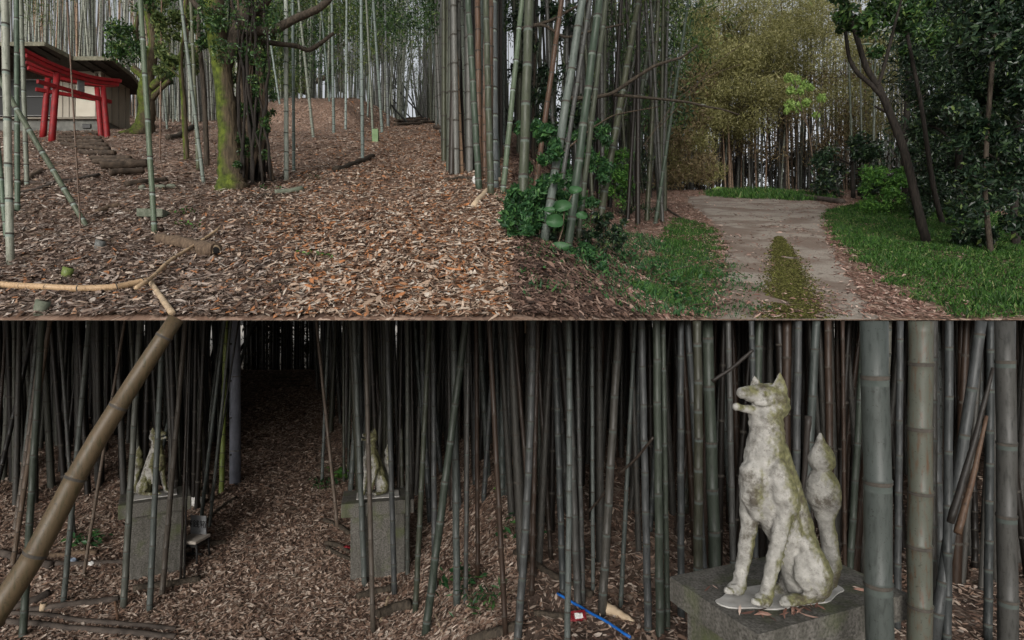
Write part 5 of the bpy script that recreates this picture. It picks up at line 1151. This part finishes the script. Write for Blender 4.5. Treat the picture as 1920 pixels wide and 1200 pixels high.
def pedestal_far(x0, x1, yt, yb, bx0, bx1, label, foxlab, mirror, fx, d=6.9):
    t = empty('stone_pedestal', P((x0+x1)/2, yb, d)); O = Vector(t.location); tag(t, label, 'pedestal', 'statue pedestals')
    t.rotation_euler = (0, 0, -math.atan2(O.x, O.y)); rot = Matrix.Rotation(t.rotation_euler.z, 3, 'Z')
    zt = P(0, yt, d).z-O.z; zc = P(0, yt+26, d).z-O.z; cs = math.cos(t.rotation_euler.z); w = (x1-x0)*K*d*cs; wb = (bx1-bx0)*K*d*cs; xo = ((bx0+bx1)/2-(x0+x1)/2)*K*d; dep = .55
    cap = MB().box((0, dep/2, (zt+zc)/2), (w, dep, zt-zc)).build('cap_slab', M['ped'], t, bevel=.012)
    MB().box((xo, dep/2, (zc-.35)/2), (wb, dep*.78, zc+.35)).build('body', M['ped'], t, bevel=.01)
    me = FX
    f = obj('fox_statue', me, loc=O+rot @ Vector(((fx-(x0+x1)/2)*K*d, dep*.42, zt))); f.scale = (.84*(-1 if mirror else 1), .84, .84)
    if mirror: f.rotation_euler = (0, 0, R(8))
    else: f.rotation_euler = (0, 0, R(30))
    tag(f, foxlab, 'statue', 'fox statues')
    MB().box((0, dep*.5, zt+.004), (w*.6, dep*.5, .012)).build('mortar_bed', M['mortar'], t)
pedestal_far(640, 777, 941, 1104, 657, 760, 'concrete pedestal right of the leaf path behind thin bamboos', 'white mossy fox statue facing left on the right pedestal of the path', False, 704)
pedestal_far(223, 361, 939, 1100, 243, 347, 'concrete pedestal left of the leaf path with small dark hole low down', 'green mossy fox statue facing right on the left pedestal of the path', True, 286)
# ------------------------------------------------------------------ things round the pedestals
def chair():
    b = G(364, 1052, False); t = empty('small_chair', b, R(-8)); tag(t, 'small black legged chair with white seat and grey lettered board beside the left pedestal', 'chair')
    s = K*b.y; w = 34*s; h = 40*s
    for x, y in ((-w/2, -.1), (w/2, -.1), (-w/2, .12), (w/2, .12)): MB().tube([(x*1.05, y*1.1, -.02), (x*.95, y, h)], [.012, .016], 8).build('leg', M['black'], t, smooth=True)
    MB().box((0, 0, h*.86), (w*.95, .22, .035)).build('apron', M['black'], t, bevel=.006)
    MB().box((0, 0, h+.015), (w*1.12, .29, .04)).build('seat', M['seatwhite'], t, bevel=.014)
    MB().box((0, 0, h*.35), (w*.95, .02, .018)).build('stretcher', M['black'], t)
    bd = MB().box((-.02, .11, h+.155), (w*.95, .018, .24)).build('board', M['board'], t, bevel=.004)
    for dz, sx in ((.215, 1),):
        fc = bpy.data.curves.new('lettering', 'FONT'); fc.body = '賽銭箱'; fc.size = .10; fc.align_x = 'RIGHT'; fc.extrude = .002; fc.materials.append(M['black'])
        fo = bpy.data.objects.new('lettering', fc); fo.location = (w*.44, .098, h+.13); fo.rotation_euler = (R(90), 0, 0); link(fo, bd); bpy.context.view_layer.update(); lm = bpy.data.meshes.new_from_object(fo.evaluated_get(bpy.context.evaluated_depsgraph_get())); lo = obj('lettering', lm, bd); lo.location = fo.location; lo.rotation_euler = fo.rotation_euler; bpy.data.objects.remove(fo); bpy.data.curves.remove(fc); lo.name = 'lettering'
chair()
def pole():
    b = G(441, 906, False); d = b.y; t = empty('utility_pole', b); tag(t, 'smooth blue grey utility pole left of the path behind the chair', 'pole'); L = lowtop(b.x, d)-b.z
    MB().tube([(0, 0, -.1), (0, 0, L*.5), (0, 0, L)], [10.2*K*d, 9.2*K*d, 8.4*K*d], 24).build('shaft', M['steel'], t, smooth=True)
    for k in range(5): MB().tube([(-.03, -9.7*K*d-.01, .5+k*.62), (-.03, -9.7*K*d+.02, .5+k*.62)], .018, 8).build('bolt_hole', M['black'], t)
    for z in (.55, 1.8): MB().tube([(0, 0, z), (0, 0, z+.02)], 10.2*K*d, 24).build('band', M['metal'], t, smooth=True)
pole()
bam(415, 925, 424, 604, 10, 'lime', 'bright yellow green bamboo just left of the utility pole', GC, up=False)
bam(393, 945, 446, 604, 4, 'dark', 'thin black stem leaning right in front of the utility pole', GC, up=False)
FP = 'fallen poles at the foot of the left grove'
for pts, r, mt_, lab in [
  ([(-30, 1166), (60, 1174), (160, 1184), (250, 1192), (330, 1198)], .036, 'greypole', 'long thick grey fallen pole along the very bottom left'),
  ([(-30, 1150), (80, 1157), (170, 1170), (270, 1178), (330, 1184)], .03, 'greypole', 'long fallen pole just above the bottom one'),
  ([(50, 1150), (100, 1143), (160, 1135), (224, 1127)], .038, 'greypole', 'thick grey fallen pole ending near the left pedestal foot'),
  ([(-20, 1160), (30, 1145), (70, 1130), (92, 1118)], .05, 'greypole', 'grey broken pole crossing the bright green bamboo foot'),
  ([(250, 1110), (320, 1100), (376, 1090)], .045, 'bark', 'dark fallen pole at the front of the left pedestal'),
  ([(60, 1052), (120, 1062), (200, 1058), (240, 1058)], .035, 'greypole', 'grey pole lying left of the left pedestal'),
  ([(-10, 1040), (60, 1055), (95, 1066)], .05, 'greypole', 'pale grey pole at the left edge of the dim grove'),
  ([(70, 1048), (140, 1042), (182, 1041)], .04, 'bark_brown', 'brown pole behind the grey one in the dim grove'),
  ([(375, 1020), (400, 1022), (424, 1021)], .04, 'bark', 'short dark pole beside the chair toward the path'),
  ([(380, 985), (420, 950), (444, 935)], .03, 'bark', 'dark stick on the left bank of the path below the utility pole'),
  ([(668, 1125), (700, 1115), (735, 1108)], .045, 'bark', 'dark short log in front of the right pedestal'),
  ([(706, 1160), (740, 1146), (772, 1138)], .06, 'bark', 'thick dark log right of the tan straight bamboo foot'),
  ([(714, 1168), (722, 1145), (729, 1122)], .022, 'tanwood', 'short pale stick leaning on the thick dark log'),
  ([(608, 978), (640, 992), (656, 1005)], .035, 'bark', 'dark stick left of the right pedestal cap'),
  ([(610, 1022), (640, 1028), (655, 1040)], .035, 'bark', 'dark stick left of the right pedestal body'),
  ([(612, 1030), (640, 1045), (656, 1052)], .03, 'bark', 'lower dark stick left of the right pedestal body'),
  ([(816, 1152), (826, 1180), (836, 1200)], .014, 'tanwood', 'thin pale stick right of the thick leaning bamboo foot'),
  ([(880, 1210), (930, 1196), (975, 1180)], .05, 'bark', 'dark log in the corner below the rust brown bamboo'),
  ([(222, 1190), (220, 1160), (216, 1130)], .02, 'rust', 'short rusty stake at the end of the grey fallen pole')]:
    rod('fallen_pole', pts, r, mt_, lab, 'pole', FP, up=False, wob=.06)
crumple('crumpled_packet', 650, 1033, (.05, .04, .035), 'redpack', 'tiny crumpled pink and red wrapper left of the right pedestal', 'litter', False)
crumple('crumpled_paper', 172, 1062, (.04, .04, .03), 'white', 'small white crumpled paper left of the left pedestal', 'litter', False)
crumple('rag', 134, 1058, (.08, .05, .04), 'cyanrag', 'small blue grey rag on leaves in the dim grove', 'litter', False)
crumple('plastic_bag', 369, 948, (.1, .08, .12), 'white', 'white plastic bag hanging behind the left pedestal cap', 'litter', False)
stub(80, 1148, .03, .1, 'tanwood', 'pale splintered stump beside the bright green bamboo foot', False)
for px, py, lab in [(160, 1028, 'small green plant in the dim grove left of the pedestal'), (612, 915, 'green leafy plant at the right edge of the path'), (640, 897, 'bright small plant at the feet of the two thin bamboos'), (890, 1150, 'green grassy plant under the right grove'), (925, 1135, 'green spreading leaves at the right grove foot'), (870, 1100, 'small leafy shoot behind the grey upright bamboo'), (982, 925, 'yellow green small plant on the dark leaf bank'), (966, 1000, 'dark green plant at the left edge of the leaf bank')]:
    herb('green_plant', px, py, 50, .12, lab, 'bright' if 'bright' in lab or 'yellow' in lab else 'under', up=False, size=.11, h=.16, aspect=.22 if 'grass' in lab or 'spread' in lab else .5)
# ------------------------------------------------------------------ beside the near pedestal
bp = rod('blue_pole', [(1045, 1120), (1090, 1146), (1135, 1172), (1182, 1203)], .012, 'blue', 'bright blue plastic pole lying on dark leaves left of the near pedestal', 'pole', up=False, sides=12, wob=0, lift=3)
def packet():
    g = G(1080, 1166, False); t = empty('snack_packet', g+Vector((0, 0, .05)), .2); tag(t, 'crumpled red and white packet beside the blue pole', 'packet')
    bm = bmesh.new(); bmesh.ops.create_grid(bm, x_segments=22, y_segments=14, size=1)
    for v_ in bm.verts: x, y = v_.co.x, v_.co.y; v_.co = Vector((x*.085, -.02+.03*mnoise.noise(Vector((x*2, y*2, 1))), y*.04+.014*mnoise.noise(Vector((x*3, y, 5)))))
    ge = bmesh.ops.extrude_face_region(bm, geom=bm.faces[:]); [setattr(v_, 'co', v_.co+Vector((0, .03, .0))) for v_ in ge['geom'] if isinstance(v_, bmesh.types.BMVert)]
    me = bpy.data.meshes.new('wrapper'); bm.to_mesh(me); bm.free(); me.materials.append(M['redpack']); me.materials.append(M['white'])
    for p in me.polygons:
        c = p.center; p.material_index = 1 if (c.x < -.062 or (abs(c.x-.02) < .035 and abs(c.z+.0) < .022)) else 0
    o = obj('wrapper', me, t); o.rotation_euler = (R(-35), 0, 0)
packet()
lw = rod('split_log', [(1132, 1146), (1150, 1152), (1188, 1170)], (.055, .02), 'tanwood', 'short yellowish split log right of the blue pole', 'log', up=False)
rod('fallen_pole', [(1000, 1155), (1040, 1158), (1085, 1160)], .03, 'bark', 'dark pole lying behind the red packet', 'pole', up=False)
rod('fallen_pole', [(965, 1040), (1010, 1065), (1050, 1090), (1110, 1120)], .035, 'bark', 'dark pole sloping down the leaf bank left of the blue pole', 'pole', up=False)
rod('fallen_pole', [(970, 930), (1000, 955), (1030, 985)], .03, 'bark', 'dark pole high on the leaf bank at the left edge', 'pole', up=False)
for k, (a, b, lab) in enumerate([((1102, 960, 5.2), (1145, 905, 5.0), 'short dark stick wedged between slate bamboos left of centre'), ((1335, 715, 3.6), (1412, 656, 3.5), 'dark stick slanting up left of the statue ear'), ((1162, 888, 4.6), (1225, 820, 4.4), 'dark stick slanting across the middle left bamboos'), ((1782, 980, 3.4), (1862, 690, 3.6), 'long dark dead stem leaning right in the right part'), ((1795, 1000, 3.5), (1850, 780, 3.7), 'rusty dead stem leaning beside the long dark one'), ((1515, 780, 3.7), (1498, 1000, 3.7), 'black dead stem leaning behind the statue back')]):
    branch3([a, tuple((np.array(a)+np.array(b))/2+np.array([2, 3, 0])), b], .012 if k < 3 else .022, .010, 'dark' if k != 4 else 'rust', lab, 'dead_branch', 'stick')
print('bamboo count', BAMBOO)
